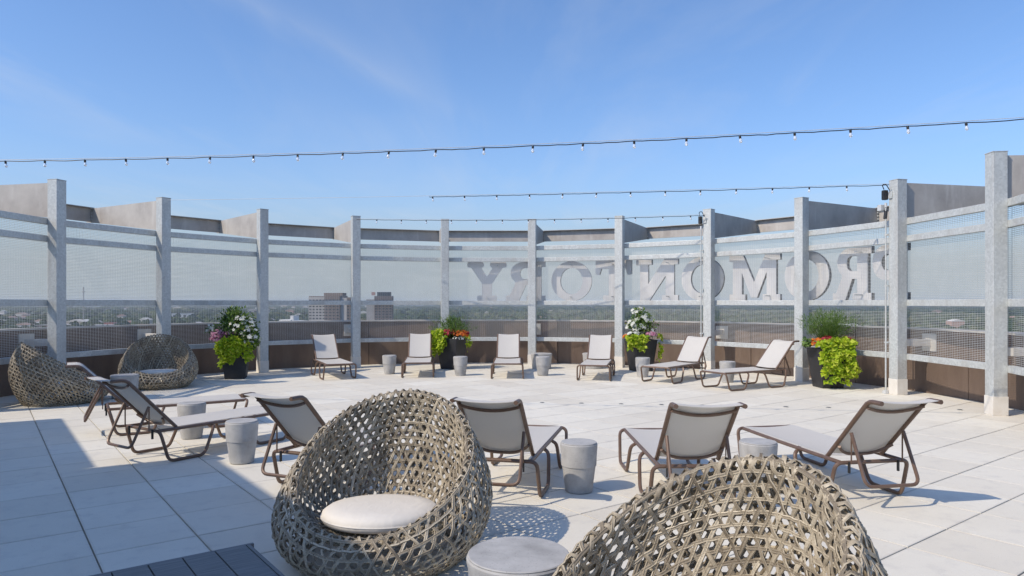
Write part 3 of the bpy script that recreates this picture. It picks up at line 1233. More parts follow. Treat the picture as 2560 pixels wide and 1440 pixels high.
nest = make_nest()
for i, (x, y, fx, fy, sc, lab) in enumerate([
        (-0.81, 4.46, -0.17, -0.985, 1.0, 'large wicker nest chair with cream cushion, half in shade, front centre'),
        (0.64, 2.52, -0.86, -0.51, 1.0, 'wicker nest chair cut by the bottom edge, front right'),
        (-7.26, 11.25, 0.80, 0.60, 1.0, 'wicker nest chair at the far left turned away, its back by the post'),
        (-6.72, 13.32, 0.42, -0.90, 1.0, 'wicker nest chair with cushion at back left, facing the camera')]):
    o = nest if i == 0 else copy_tree(nest)
    place(o, (x, y, 0.003), math.atan2(fy, fx))
    o.scale = (sc, sc, sc)
    tag(o, lab, 'chair', 'woven nest chairs')

# ------------------------------------------------------------------ concrete stools and tables
def make_stool():
    root = empty('concrete_stool')
    pr = [(0.04, 0.0), (0.108, 0.0), (0.115, 0.006), (0.142, 0.215), (0.1425, 0.219), (0.149, 0.222), (0.152, 0.30), (0.158, 0.385), (0.158, 0.402), (0.153, 0.41), (0.04, 0.41)]
    MB().lathe(pr, 56).build('body', MT['concrete'], root, True, angle=25)
    MB().lathe([(0.02, 0.4105), (0.150, 0.4105), (0.1515, 0.415), (0.148, 0.4185), (0.02, 0.4185)], 56).build('top', MT['concrete'], root, True, angle=25)
    return root


stool = make_stool()
for i, (x, y, lab) in enumerate([
        (-2.71, 7.02, 'round concrete stool standing at the edge of the shade, near left'),
        (-3.79, 8.28, 'round concrete stool between the two loungers at left'),
        (0.568, 5.95, 'round concrete stool with arched shadows, beside the near lounger'),
        (2.10, 5.97, 'round concrete stool rising behind the front right wicker chair'),
        (-2.76, 15.75, 'small concrete stool between the first two back-row loungers'),
        (-1.135, 15.40, 'concrete stool in front of the red-flowered planter'),
        (0.678, 15.40, 'concrete stool right of the middle back-row lounger'),
        (2.82, 15.10, 'concrete stool in front of the white-flowered planter'),
        (4.34, 14.10, 'concrete stool between the two right-hand back-row loungers')]):
    o = stool if i == 0 else copy_tree(stool)
    place(o, (x, y, 0.002), i * 0.9)
    tag(o, lab, 'stool', 'small round concrete stools')


def make_drum():
    root = empty('concrete_table')
    pr = [(0.06, 0.0), (0.205, 0.0), (0.212, 0.006), (0.236, 0.37), (0.243, 0.395), (0.243, 0.412), (0.238, 0.42), (0.06, 0.42)]
    MB().lathe(pr, 72).build('body', MT['concrete'], root, True, angle=25)
    MB().lathe([(0.03, 0.4205), (0.236, 0.4205), (0.2375, 0.425), (0.233, 0.429), (0.03, 0.429)], 72).build('top', MT['concrete'], root, True, angle=25)
    return root


drum = make_drum()
for i, (x, y, s_, lab) in enumerate([
        (0.03, 3.27, 1.0, 'wide round concrete table at the bottom edge between the two front wicker chairs'),
        (-6.53, 11.80, 0.90, 'wide round concrete table between the two wicker chairs at far left'),
        (0.72, 17.05, 0.86, 'wide concrete table near the screen behind the middle stool'),
        (1.98, 17.10, 0.86, 'wide concrete table near the screen, mostly hidden by a lounger back')]):
    o = drum if i == 0 else copy_tree(drum)
    place(o, (x, y, 0.002), i * 1.3)
    o.scale = (s_ * (1.25 if i > 1 else 1), s_ * (1.25 if i > 1 else 1), s_)
    tag(o, lab, 'table', 'wide round concrete tables')

# ------------------------------------------------------------------ slatted low table in the near left corner
tb = tag(empty('slatted_table', (0, 0, 0)), 'low dark grey table of wide boards in the bottom left corner', 'table')
cor = Vector((-1.302, 3.483, 0))                       # far right corner of the top
Mt = Matrix.Translation(cor) @ Matrix.Rotation(TILE_ROT, 4, 'Z')
tb.matrix_local = Mt
LT, NB, BW = 0.82, 8, 0.141
for k in range(NB):
    MB().box((-0.022 - (k + 0.5) * (BW + 0.005), -LT / 2, 0.388), (BW, LT, 0.024)).build('board', MT['board'], tb, bevel=0.003)
WT = 0.022 + NB * (BW + 0.005)
MB().box((-0.0095, -LT / 2, 0.372), (0.019, LT, 0.052)).build('edge_rail', MT['board'], tb, bevel=0.002)
MB().box((-WT - 0.012, -LT / 2, 0.372), (0.019, LT, 0.052)).build('edge_rail', MT['board'], tb, bevel=0.002)
for y in (0.011, -LT - 0.011):
    MB().box((-WT / 2 - 0.001, y, 0.372), (WT + 0.04, 0.019, 0.052)).build('edge_rail', MT['board'], tb, bevel=0.002)
for x in (-0.06, -WT + 0.06):
    for y in (-0.06, -LT + 0.06):
        MB().box((x, y, 0.174), (0.06, 0.06, 0.346)).build('leg', MT['board'], tb, bevel=0.003)


# a straight row of flat drain caps across the paving
cap0 = None
for k in range(11):
    p = Vector((0.48, 11.2, 0.0)).lerp(Vector((6.69, 10.45, 0.0)), k / 10)
    if cap0 is None:
        cap0 = empty('drain_cap')
        MB().lathe([(0.01, 0.0), (0.03, 0.0), (0.034, 0.003), (0.03, 0.006), (0.01, 0.007)], 20).build('lid', MT['foot_cap'], cap0, True)
        MB().lathe([(0.0345, 0.0), (0.042, 0.0), (0.042, 0.004), (0.0345, 0.004)], 20).build('collar', MT['galv'], cap0, True)
        o = cap0
    else:
        o = copy_tree(cap0)
    place(o, (p.x, p.y, 0.002), 0)
    tag(o, 'small dark drain cap in the straight row across the pale paving', 'drain cap', 'row of drain caps in the paving')

# ------------------------------------------------------------------ planters
def leaf(m, p, d, up, ln, wd, fold=0.25):
    """one pointed leaf: base p, along d, face towards up"""
    d = d.normalized()
    s_ = d.cross(up)
    if s_.length < 1e-5:
        s_ = d.orthogonal()
    s_.normalize()
    n_ = s_.cross(d).normalized()
    b = len(m.v)
    m.v += [p, p + d * ln * 0.42 + s_ * wd * 0.5 + n_ * wd * fold, p + d * ln - n_ * ln * 0.18, p + d * ln * 0.42 - s_ * wd * 0.5 + n_ * wd * fold, p + d * ln * 0.5]
    m.f += [(b, b + 1, b + 4), (b + 1, b + 2, b + 4), (b + 2, b + 3, b + 4), (b + 3, b, b + 4)]


def rdir(rng):
    while True:
        v = Vector((rng.uniform(-1, 1), rng.uniform(-1, 1), rng.uniform(-1, 1)))
        if 0.05 < v.length < 1:
            return v.normalized()


def cloud(m, rng, c, rad, n, ln, wd, hollow=0.55, lift=0.35):
    c = Vector(c)
    for _ in range(n):
        d = rdir(rng)
        k = hollow + (1 - hollow) * rng.random() ** 0.7
        p = c + Vector((d.x * rad[0], d.y * rad[1], d.z * rad[2])) * k
        dd = (d + rdir(rng) * 0.8 + Vector((0, 0, lift))).normalized()
        upv = (d + Vector((0, 0, 0.6)) + rdir(rng) * 0.5).normalized()
        q = rng.uniform(0.65, 1.25)
        leaf(m, p, dd, upv, ln * q, wd * q)


def flower(m, rng, p, d, r):
    d = d.normalized()
    a = d.orthogonal().normalized()
    b_ = d.cross(a)
    for k in range(5):
        an = 2 * PI * k / 5 + rng.random() * 0.4
        e = a * math.cos(an) + b_ * math.sin(an)
        leaf(m, p, e + d * 0.35, d, r, r * 0.85, 0.1)


def blossoms(m, rng, c, rad, n, r, hollow=0.85):
    c = Vector(c)
    for _ in range(n):
        d = rdir(rng)
        if d.z < -0.35:
            d.z = -d.z
        p = c + Vector((d.x * rad[0], d.y * rad[1], d.z * rad[2])) * rng.uniform(hollow, 1.08)
        flower(m, rng, p, d + Vector((0, -0.3, 0.3)), r * rng.uniform(0.75, 1.2))


def vine(m, rng, start, out, drop, n, ln, spread=0.12):
    """trailing stem of overlapping leaves that spills over the pot edge"""
    start, out = Vector(start), Vector(out).normalized()
    side = out.cross(Vector((0, 0, 1))).normalized()
    for _ in range(n):
        t = rng.random()
        w_ = rng.uniform(-1, 1) * spread
        over = math.sin(min(1, t * 3) * PI / 2)
        p = start + out * (0.10 * over + rng.uniform(-0.02, 0.05) - 0.06 * t * t) + side * w_ * (1 - 0.35 * t) + Vector((0, 0, 0.06 * math.sin(min(1, t * 4) * PI) - drop * max(0, t - 0.12)))
        cl = mnoise.noise(p * 7.0)
        if cl < -0.22 or (t > 0.55 and mnoise.noise(Vector((w_ * 22, 3.1, drop * 5))) < (t - 0.8) * 1.6):
            continue                                      # gaps, and strands that end at different heights
        p = p + out * (0.07 * cl)
        d = (out * rng.uniform(0.1, 1.0) + side * rng.uniform(-1.1, 1.1) + Vector((0, 0, rng.uniform(-1.1, 0.35)))).normalized()
        q = rng.uniform(0.5, 1.4)
        leaf(m, p, d, (out + Vector((0, 0, 0.8)) + rdir(rng) * 0.4).normalized(), ln * q, ln * 0.85 * q, 0.15)


def blades(m, rng, c, n, length, wd, lean=0.5):
    c = Vector(c)
    for _ in range(n):
        az = rng.uniform(0, 2 * PI)
        le = rng.uniform(0.05, lean)
        d0 = Vector((math.cos(az) * le, math.sin(az) * le, 1)).normalized()
        L_ = length * rng.uniform(0.55, 1.1)
        s_ = d0.cross(Vector((math.cos(az), math.sin(az), 0)))
        s_ = s_.normalized() if s_.length > 1e-4 else Vector((1, 0, 0))
        b = len(m.v)
        p0 = c + Vector((math.cos(az), math.sin(az), 0)) * rng.uniform(0, 0.12)
        for k in range(5):
            t = k / 4
            p = p0 + d0 * L_ * t + Vector((math.cos(az), math.sin(az), -0.8)) * L_ * 0.42 * le * t * t
            w_ = wd * (1 - t * 0.9)
            m.v += [p - s_ * w_, p + s_ * w_]
        for k in range(4):
            m.f.append((b + 2 * k, b + 2 * k + 1, b + 2 * k + 3, b + 2 * k + 2))
        # feathery tuft at the tip
        tip = m.v[b + 8]
        for _k in range(5):
            d = (d0 + rdir(rng) * 0.9).normalized()
            leaf(m, tip - d0 * rng.uniform(0, 0.10), d, rdir(rng), rng.uniform(0.05, 0.10), 0.008)


def pot(root, h=0.74, wt=0.285, wb=0.20):
    m = MB()
    t = 0.03
    rings_ = [(wb, 0.0), (wb + (wt - wb) * 0.93, h * 0.93), (wt, h), (wt - t, h), (wt - t - 0.02, h - 0.10)]
    for w_, z in rings_:
        for sx, sy in ((-1, -1), (1, -1), (1, 1), (-1, 1)):
            m.v.append(Vector((sx * w_, sy * w_, z)))
    for l in range(len(rings_) - 1):
        for k in range(4):
            k2 = (k + 1) % 4
            m.f.append((l * 4 + k, l * 4 + k2, (l + 1) * 4 + k2, (l + 1) * 4 + k))
    m.f.append((3, 2, 1, 0))
    m.build('pot', MT['pot'], root, bevel=0.008)
    w_ = wt - t - 0.012
    MB().box((0, 0, h - 0.075), (2 * w_, 2 * w_, 0.05)).build('soil', MT['soil'], root)


def to_local(rz, v):
    c, s_ = math.cos(-rz), math.sin(-rz)
    return Vector((v[0] * c - v[1] * s_, v[0] * s_ + v[1] * c, v[2]))


def stuffp(m, name, mat, root):
    o = m.build(name, MT[mat], root)
    tag(o, kind='stuff')
    return o


# 1: white mandevilla ball, pink flowers on the left, lime vine in front
rz = R_(14)
pl = tag(empty('planter', (-5.86, 14.86, 0.002), rz), 'charcoal planter with white and pink flowers and a lime mound, left by the wicker chair', 'planter', 'charcoal planters with flowers')
pot(pl)
L_ = lambda *v: to_local(rz, v)
rng = random.Random(21)
m = MB(); cloud(m, rng, L_(0.03, 0.0, 1.06), (0.35, 0.32, 0.33), 1150, 0.085, 0.045, 0.3, 0.5); cloud(m, rng, L_(-0.06, 0, 1.30), (0.17, 0.17, 0.19), 260, 0.085, 0.04, 0.2, 0.9); cloud(m, rng, L_(0.02, -0.02, 1.08), (0.45, 0.4, 0.43), 170, 0.075, 0.035, 0.85, 0.6); cloud(m, rng, L_(0.36, -0.1, 0.86), (0.16, 0.18, 0.26), 420, 0.075, 0.04)
for k in range(60):
    leaf(m, L_(-0.36 - rng.random() * 0.26, -0.05 + rng.uniform(-.1, .1), 1.03 + rng.uniform(-.07, .09)), rdir(rng), Vector((0, 0, 1)), 0.06, 0.035)
stuffp(m, 'shrub_leaves', 'leaf_dark', pl)
m = MB(); blossoms(m, rng, L_(0.14, -0.04, 1.04), (0.33, 0.32, 0.32), 58, 0.046, 0.75); blossoms(m, rng, L_(0.36, -0.12, 0.86), (0.17, 0.18, 0.26), 26, 0.05)
for k in range(12):
    flower(m, rng, L_(-0.40 - rng.random() * 0.24, -0.1 + rng.uniform(-.1, .1), 1.05 + rng.uniform(-.05, .08)), Vector((0, -1, .5)), 0.035)
stuffp(m, 'white_flowers', 'fl_white', pl)
m = MB(); blossoms(m, rng, L_(-0.28, -0.16, 0.87), (0.20, 0.18, 0.16), 210, 0.034, 0.6); blossoms(m, rng, L_(-0.05, -0.22, 0.93), (0.16, 0.1, 0.08), 26, 0.034, 0.6)
stuffp(m, 'pink_flowers', 'fl_pink', pl)
m = MB(); vine(m, rng, L_(0.0, -0.25, 0.74), L_(0.05, -1, 0), 0.52, 520, 0.075, 0.27); cloud(m, rng, L_(0.02, -0.33, 0.66), (0.27, 0.17, 0.22), 620, 0.075, 0.062); vine(m, rng, L_(0.27, -0.15, 0.72), L_(0.8, -0.6, 0), 0.42, 200, 0.07, 0.12)
stuffp(m, 'lime_vine', 'leaf_lime', pl)
m = MB()
for k in range(9):
    m.tube([L_(0, 0, 0.70), L_(rng.uniform(-.15, .15), rng.uniform(-.12, .12), 1.0), L_(rng.uniform(-.28, .28), rng.uniform(-.25, .25), 1.3)], 0.006, 5)
stuffp(m, 'stems', 'stem', pl)

# 2: dark green spiky shrub, red and orange flowers, lime vine on the left
rz = R_(-24)
pl = tag(empty('planter', (-1.46, 16.98, 0.002), rz), 'charcoal planter with red and orange flowers between the left back-row loungers', 'planter', 'charcoal planters with flowers')
pot(pl)
L_ = lambda *v: to_local(rz, v)
rng = random.Random(22)
m = MB(); blades(m, rng, L_(0.0, 0.05, 0.72), 210, 0.56, 0.011, 0.85); cloud(m, rng, L_(0.02, 0.05, 0.98), (0.30, 0.26, 0.24), 420, 0.10, 0.022)
stuffp(m, 'grass_tuft', 'leaf_dark', pl)
m = MB(); blossoms(m, rng, L_(0.20, -0.16, 0.84), (0.22, 0.16, 0.10), 95, 0.04, 0.5)
stuffp(m, 'orange_flowers', 'fl_orange', pl)
m = MB(); blossoms(m, rng, L_(-0.06, -0.18, 0.87), (0.16, 0.14, 0.09), 60, 0.04, 0.5); blossoms(m, rng, L_(0.36, -0.05, 0.83), (0.08, 0.1, 0.08), 20, 0.04, 0.5)
stuffp(m, 'red_flowers', 'fl_red', pl)
m = MB(); cloud(m, rng, L_(-0.30, -0.18, 0.70), (0.22, 0.20, 0.26), 640, 0.075, 0.062); vine(m, rng, L_(-0.22, -0.22, 0.76), L_(-0.6, -0.8, 0), 0.48, 330, 0.075, 0.19); vine(m, rng, L_(0.30, -0.16, 0.76), L_(0.9, -0.4, 0), 0.40, 190, 0.065, 0.09)
stuffp(m, 'lime_vine', 'leaf_lime', pl)
m = MB(); blossoms(m, rng, L_(0.16, -0.30, 0.74), (0.14, 0.06, 0.05), 22, 0.03, 0.5)
stuffp(m, 'white_flowers', 'fl_white', pl)

# 3: white flowering cone, pink on the right, lime vine
rz = R_(20)
pl = tag(empty('planter', (3.03, 16.46, 0.002), rz), 'charcoal planter with a cone of white flowers and lime vine, right of centre', 'planter', 'charcoal planters with flowers')
pot(pl)
L_ = lambda *v: to_local(rz, v)
rng = random.Random(23)
m = MB()
for z, r, n_, dx in ((0.90, 0.30, 380, 0.02), (1.06, 0.27, 340, -0.03), (1.22, 0.21, 230, 0.02), (1.34, 0.15, 110, -0.06), (1.10, 0.38, 110, 0.03)):
    cloud(m, rng, L_(dx, 0.0, z), (r, r, 0.17), n_, 0.08, 0.04, 0.3, 0.5)
stuffp(m, 'shrub_leaves', 'leaf_dark', pl)
m = MB()
for z, r, n_, dx in ((0.92, 0.33, 34, 0.03), (1.06, 0.30, 46, -0.08), (1.20, 0.25, 40, 0.04), (1.33, 0.17, 18, -0.06)):
    blossoms(m, rng, L_(dx, 0.0, z), (r, r, 0.18), n_, 0.05, 0.65)
blossoms(m, rng, L_(-0.18, -0.25, 0.86), (0.18, 0.1, 0.06), 26, 0.045)
stuffp(m, 'white_flowers', 'fl_white', pl)
m = MB(); blossoms(m, rng, L_(0.20, -0.22, 0.84), (0.15, 0.12, 0.09), 70, 0.036, 0.5)
stuffp(m, 'pink_flowers', 'fl_pink', pl)
m = MB(); blossoms(m, rng, L_(-0.33, -0.18, 0.80), (0.10, 0.10, 0.07), 26, 0.042, 0.5)
stuffp(m, 'orange_flowers', 'fl_orange', pl)
m = MB(); vine(m, rng, L_(-0.14, -0.26, 0.78), L_(-0.2, -1, 0), 0.34, 420, 0.075, 0.24); cloud(m, rng, L_(-0.14, -0.34, 0.72), (0.26, 0.12, 0.13), 260, 0.07, 0.058); vine(m, rng, L_(0.32, -0.12, 0.80), L_(1, -0.35, 0), 0.62, 330, 0.07, 0.11)
stuffp(m, 'lime_vine', 'leaf_lime', pl)

# 4: feathery grass, orange and red flowers, long lime cascade
rz = R_(3)
pl = tag(empty('planter', (5.98, 13.25, 0.002), rz), 'charcoal planter with feathery grass and a long lime cascade, at right', 'planter', 'charcoal planters with flowers')
pot(pl, 0.74)
L_ = lambda *v: to_local(rz, v)
rng = random.Random(24)
m = MB(); blades(m, rng, L_(0.02, 0.03, 0.72), 560, 0.72, 0.006, 0.55)
stuffp(m, 'feathery_grass', 'leaf_olive', pl)
m = MB(); blossoms(m, rng, L_(-0.22, -0.16, 0.86), (0.18, 0.14, 0.08), 60, 0.038, 0.5)
stuffp(m, 'orange_flowers', 'fl_orange', pl)
m = MB(); blossoms(m, rng, L_(-0.10, -0.22, 0.92), (0.12, 0.08, 0.06), 36, 0.036, 0.5); blossoms(m, rng, L_(0.32, -0.12, 0.87), (0.12, 0.14, 0.10), 44, 0.04, 0.5)
stuffp(m, 'red_flowers', 'fl_red', pl)
m = MB(); vine(m, rng, L_(0.0, -0.27, 0.82), L_(0.0, -1, 0), 0.80, 2100, 0.085, 0.33); cloud(m, rng, L_(0.04, -0.26, 0.84), (0.34, 0.16, 0.08), 330, 0.08, 0.066); cloud(m, rng, L_(0.27, -0.36, 0.36), (0.14, 0.10, 0.13), 130, 0.08, 0.066)
stuffp(m, 'lime_vine', 'leaf_lime', pl)
m = MB(); vine(m, rng, L_(0.30, -0.05, 0.84), L_(1, -0.1, 0), 0.12, 120, 0.07, 0.16); vine(m, rng, L_(-0.30, -0.05, 0.86), L_(-1, -0.1, 0), 0.08, 130, 0.07, 0.14)
stuffp(m, 'side_leaves', 'leaf_dark', pl)


# ------------------------------------------------------------------ string lights
def make_bulb():
    so = MB().lathe([(0.004, 0.018), (0.012, 0.016), (0.0145, 0.0), (0.0145, -0.020), (0.012, -0.025), (0.004, -0.025)], 12).build('socket', MT['black'], None, True)
    bu = MB().lathe([(0.004, -0.0255), (0.0115, -0.027), (0.0125, -0.034), (0.018, -0.046), (0.0195, -0.058), (0.016, -0.070), (0.008, -0.078), (0.002, -0.080)], 14).build('bulb', MT['glass'], so, True)
    return so


sock0 = [None]


def strand(a, b, sag, t_first, pitch, label, lead=None, seed=1):
    a, b = Vector(a), Vector(b)
    L = (b - a).length
    root = tag(empty('string_light', a), label, 'string light', 'strings of bulbs across the terrace')
    rng = random.Random(seed)

    def at(t):
        p = a + (b - a) * t
        return p - Vector((0, 0, 4 * sag * t * (1 - t)))
    ts = []
    t = t_first
    while t < 0.985:
        ts.append(t)
        t += pitch / L
    # the cord dips a little between every two sockets
    pts = []
    t0 = (lead if lead is not None else 0.0)
    knots = [t0] + ts + [1.0]
    for k in range(len(knots) - 1):
        for q in range(6):
            f = q / 6
            p = at(knots[k] + (knots[k + 1] - knots[k]) * f) - Vector((0, 0, 0.035 * 4 * f * (1 - f) * rng.uniform(0.2, 0.9) * 0.35))
            pts.append(p - a)
    pts.append(b - a)
    MB().tube(pts, 0.0062, 6).build('cord', MT['black'], root, True)
    wire = [at(k / 40) - a + Vector((0, 0, 0.018)) for k in range(41)]
    MB().tube(wire, 0.0036, 5).build('guy_wire', MT['conduit'], root, True)
    for t in ts:
        if sock0[0] is None:
            s_ = make_bulb()
            sock0[0] = s_
            s_.parent = root
        else:
            s_ = copy_tree(sock0[0], root)
        s_.location = at(t) - a - Vector((0, 0, 0.012))
        s_.rotation_euler = (rng.uniform(-0.15, 0.15), rng.uniform(-0.15, 0.15), 0)
    return root


def post_in(i, z, off=0.0):
    p = pol(RF - PW / 2 - 0.02 - off, post_deg(i), z)
    return p


strand(post_in(0, 3.62), post_in(12, 3.70), 0.10, 0.060, 0.625, 'nearest string of clear bulbs crossing the whole sky', seed=2)
strand(post_in(2, 3.68), post_in(10, 3.66, 0.06), 0.035, 0.405, 0.625, 'middle string of bulbs hung from the right, with a bare wire at left', lead=0.40, seed=3)
strand(post_in(4, 3.66), post_in(8, 3.60, 0.06), 0.06, 0.062, 0.625, 'farthest and shortest string of bulbs above the curved screen', seed=4)

# fittings on two posts ------------------------------------------------
for i, lab_b, lab_c in ((8, 'black junction box at the top of the post where the far string ends', 'pale grey conduit running down the post left of the M'),
                        (10, 'black fixture at the top of the post where the middle string ends', 'pale grey conduit running down the tall post in front of the P')):
    dg = post_deg(i)
    rad = Vector((math.cos(R_(dg)), math.sin(R_(dg)), 0))
    tan = Vector((rad.y, -rad.x, 0))
    base = pol(RF - PW / 2, dg)
    rzz = math.atan2(-rad.x, rad.y)
    jb = tag(empty('junction_box', base + Vector((0, 0, 3.44)) - tan * 0.10, rzz), lab_b, 'junction box')
    MB().box((-0.035, -0.05, 0.06), (0.07, 0.08, 0.17)).build('housing', MT['black'], jb, bevel=0.006)
    MB().box((-0.035, -0.094, 0.06), (0.058, 0.006, 0.14)).build('cover', MT['foot_cap'], jb, bevel=0.002)
    MB().box((0.05, -0.012, 0.05), (0.08, 0.022, 0.12)).build('bracket', MT['galv'], jb, bevel=0.003)
    MB().tube(fillet([(-0.045, -0.06, 0.16), (-0.045, -0.10, 0.24), (0.02, -0.08, 0.25), (0.05, -0.03, 0.14)], 0.03), 0.008, 6).build('cable_loop', MT['black'], jb, True)
    MB().tube([(-0.02, -0.045, -0.08), (-0.02, -0.045, -0.16)], 0.022, 10).build('gland', MT['conduit'], jb, True)
    if i == 10:
        MB().box((-0.10, -0.07, -0.16), (0.09, 0.10, 0.11)).build('lamp_head', MT['conduit'], jb, bevel=0.01)
        MB().tube([(-0.03, -0.03, -0.20), (-0.03, -0.05, -0.36)], 0.03, 10).build('lamp_arm', MT['black'], jb, True)
    cd = tag(empty('conduit', base - tan * 0.10), lab_c, 'conduit')
    cd.rotation_euler = (0, 0, rzz)
    MB().tube([(-0.02, -0.045, 0.06), (-0.02, -0.045, 3.27)], 0.014, 10).build('pipe', MT['galv'], cd, True)
    for z in (0.9, 1.9, 2.8):
        MB().box((-0.02, -0.022, z), (0.075, 0.046, 0.03)).build('clamp', MT['galv'], cd)
    MB().box((-0.02, -0.05, 0.03), (0.07, 0.07, 0.06)).build('end_box', MT['conduit'], cd, bevel=0.004)


# ------------------------------------------------------------------ far buildings
def far_block(name, x, y, yaw, label, cat='building'):
    o = empty(name, (x, y, GROUND), yaw)
    tag(o, label, cat)
    return o


def win_rows(root, w, d, z0, z1, floor_h, nx, gap=0.35):
    """recessed-looking window bands set 6 cm proud as dark glass, one object per bay"""
    nz = int((z1 - z0) / floor_h)
    for k in range(nx):
        m = MB()
        cx_ = -w / 2 + w * (k + 0.5) / nx
        for j in range(nz):
            m.box((cx_, -d / 2 - 0.06, z0 + (j + 0.55) * floor_h), (w / nx * (1 - gap), 0.16, floor_h * 0.5))
        tag(m.build('window_bay', MT['glass_far'], root), kind='stuff')


t1 = far_block('apartment_tower', -205, 800, R_(-8), 'wide brown brick tower on the horizon, left of the fourth post')
MB().box((-14, 0, 23), (20, 22, 46)).build('wing', MT['conc_far'], t1)
MB().box((5, -2, 23.8), (18, 24, 47.6)).build('core', MT['brick_far'], t1)
MB().box((17.5, 0, 22.6), (7, 22, 45.2)).build('bay', MT['conc_far'], t1)
MB().box((24.5, 0, 22.9), (7, 21.6, 45.8)).build('end_wing', MT['brick_far'], t1)
MB().box((3, 0, 49.3), (22, 12, 3.2)).build('penthouse', MT['brick_far'], t1)
MB().box((-14, -9, 46.6), (20, 2, 1.0)).build('roof_rail', MT['brick_far'], t1)
for cx_, w_, dd, nx in ((-14, 20, 22, 5), (5, 18, 28, 4), (24.5, 7, 21.6, 2)):
    e = empty('facade'); e.parent = t1; e.location = (cx_, 0, 0)
    win_rows(e, w_, dd, 3, 44, 3.4, nx)
t2 = far_block('office_tower', -166, 880, R_(6), 'narrower brown tower on the horizon, right of the fourth post')
MB().box((5, 0, 24), (22, 22, 48)).build('core', MT['brick_far'], t2)
MB().box((-11, 1, 22), (9.8, 20, 44)).build('wing', MT['conc_far'], t2)
MB().box((5.5, 0, 50.6), (17, 12, 5)).build('penthouse', MT['glass_far'], t2)
MB().box((-8, -2, 51), (4.4, 4, 4)).build('lift_house', MT['pink_far'], t2)
e = empty('facade'); e.parent = t2; e.location = (5, 0, 0)
win_rows(e, 22, 22, 3, 46, 3.4, 5)
t3 = far_block('white_flats', -232, 740, R_(-10), 'low white block of flats among trees, left of the brown tower')
MB().box((-5, 0, 11), (13, 14, 22)).build('wing', MT['white_far'], t3)
MB().box((7.4, 2, 10.5), (10, 14, 21)).build('wing', MT['white_far'], t3)
MB().box((1.8, 1, 13), (3.4, 12, 26)).build('stair_core', MT['white_far'], t3)
for cx_, w_, dd in ((-5, 13, 14), (7.4, 10, 10)):
    e = empty('facade'); e.parent = t3; e.location = (cx_, 0, 0)
    m = MB()
    for j in range(6):
        m.box((0, -dd / 2 - 0.06, 2.5 + j * 3.3), (w_ * 0.86, 0.16, 1.3))
    m.build('window_band', MT['glass_far'], e)


def house(x, y, w, d, h, wall, roof, label, rh=3.0, yaw=0.0, nwin=4):
    o = far_block('far_house', x, y, yaw, label, 'house')
    MB().box((0, 0, h / 2), (w, d, h)).build('wall', MT[wall], o)
    m = MB()
    m.prism([[(-w / 2 - 0.6, h + 0.01), (w / 2 + 0.6, h + 0.01), (w / 2 * 0.75, h + rh), (-w / 2 * 0.75, h + rh)]], -d / 2 - 0.6, d / 2 + 0.6)
    m.build('roof', MT[roof], o, fixn=True)
    for k in range(nwin):
        MB().box((-w / 2 + w * (k + 0.5) / nwin, -d / 2 - 0.05, h * 0.55), (w / nwin * 0.5, 0.14, h * 0.36)).build('window', MT['glass_far'], o)
    return o


house(-545, 830, 34, 20, 13, 'pink_far', 'conc_far', 'long pinkish brick block far behind the leftmost screen panel', 1.0, 0.3, 6)
house(-498, 850, 24, 18, 12, 'pink_far', 'conc_far', 'pinkish brick block just left of the first tall post, far away', 1.0, 0.2, 5)
house(-700, 1080, 60, 20, 9, 'conc_far', 'white_far', 'long low pale roof far away at the left edge', 2.0, 0.2, 6)
house(-520, 905, 15, 14, 11, 'yellow_far', 'red_roof', 'yellow house in the distance, right of the first tall post', 3, 0.2)
house(-478, 905, 12, 12, 9, 'white_far', 'red_roof', 'small white house far off between the first two posts', 3, 0.1)
house(-447, 950, 20, 14, 10, 'yellow_far', 'conc_far', 'pale yellow building far away left of the second post', 1.5, 0.1)
house(-432, 980, 42, 14, 8, 'white_far', 'conc_far', 'long white single-storey building far away by the second post', 1.2, 0.1, 7)
house(-800, 1700, 46, 22, 14, 'white_far', 'conc_far', 'white warehouse near the horizon at the left edge', 1, 0.3)
house(-760, 2100, 60, 25, 20, 'conc_far', 'white_far', 'pale grey block near the horizon between the first two posts', 1, 0.2)
house(-830, 2300, 22, 25, 26, 'white_far', 'conc_far', 'small white tower block near the horizon at left', 1, 0.2)
house(-690, 1450, 50, 25, 9, 'white_far', 'conc_far', 'low white shed in the left distance among trees', 1, 0.1)
house(406, 850, 28, 18, 9, 'white_far', 'white_far', 'white terrace of houses far away behind the feathery grass planter', 5, -0.3, 6)
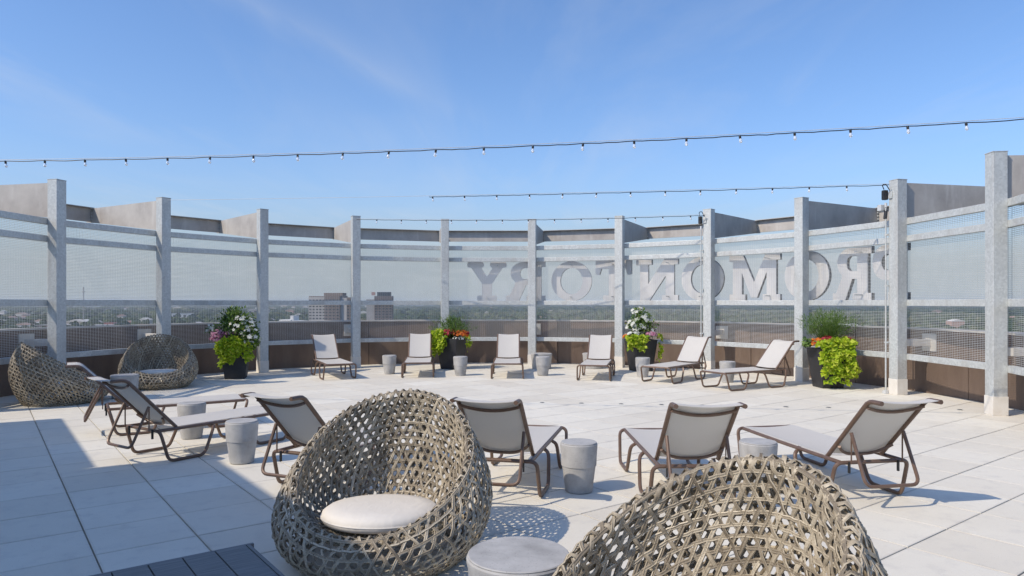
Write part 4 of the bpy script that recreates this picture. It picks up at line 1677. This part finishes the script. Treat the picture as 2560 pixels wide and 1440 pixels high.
house(420, 905, 14, 14, 10, 'white_far', 'conc_far', 'white house with grey roof far off behind the grass planter', 4, -0.3)
house(330, 690, 60, 24, 8, 'conc_far', 'coping', 'wide pale flat roof in the distance right of the M', 1, -0.2, 8)
house(416, 660, 46, 20, 9, 'pink_far', 'red_roof', 'long red roof in the distance behind the right-hand screen panel', 3, -0.4, 8)
house(452, 625, 30, 18, 9, 'pink_far', 'red_roof', 'red roof seen beyond the rightmost screen panel', 4, -0.5, 6)
rng = random.Random(77)
m = MB()
for _ in range(150):
    d = 1 / rng.uniform(1 / 6000.0, 1 / 950.0)
    az = rng.uniform(-0.75, 0.75)
    if az > -0.2 and rng.random() < 0.72:
        continue
    x, y = d * math.sin(az), d * math.cos(az)
    w_, dd, h = rng.uniform(8, 26) * max(1, d / 2200), rng.uniform(8, 16), rng.uniform(7, 15) * max(1, d / 3000)
    m.box((x, y, GROUND + h / 2), (w_, dd, h))
    m.prism([[(x - w_ / 2 - 0.5, GROUND + h + 0.02), (x + w_ / 2 + 0.5, GROUND + h + 0.02), (x, GROUND + h + 3)]], y - dd / 2 - 0.5, y + dd / 2 + 0.5)
tag(m.build('distant_rooftops', MT['roofs'], fixn=True), 'scattered pale and reddish roofs of the far-off town among trees', 'rooftops', kind='stuff')
mast = tag(empty('radio_mast', (-600, 980, GROUND)), 'thin grey mast standing far away between the first two posts', 'mast')
MB().tube([(0, 0, 0), (0, 0, 62)], 0.55, 8).build('pole', MT['conc_far'], mast)
MB().box((0, 0, 55), (3, 3, 0.8)).build('platform', MT['conc_far'], mast)

# ------------------------------------------------------------------ air
hz = MB().box((0, 0, 0), (38000, 38000, 66))
hm = Mat('thin_haze')
pv_ = hm.n('ShaderNodeVolumePrincipled', {'Color': (0.80, 0.87, 0.95, 1), 'Density': 0.00009, 'Anisotropy': 0.1})
hm.t.links.new(pv_.outputs[0], hm.out.inputs['Volume'])
ho = hz.build('haze', hm.m)
ho.location = (0, 0, -6)
tag(ho, kind='stuff')
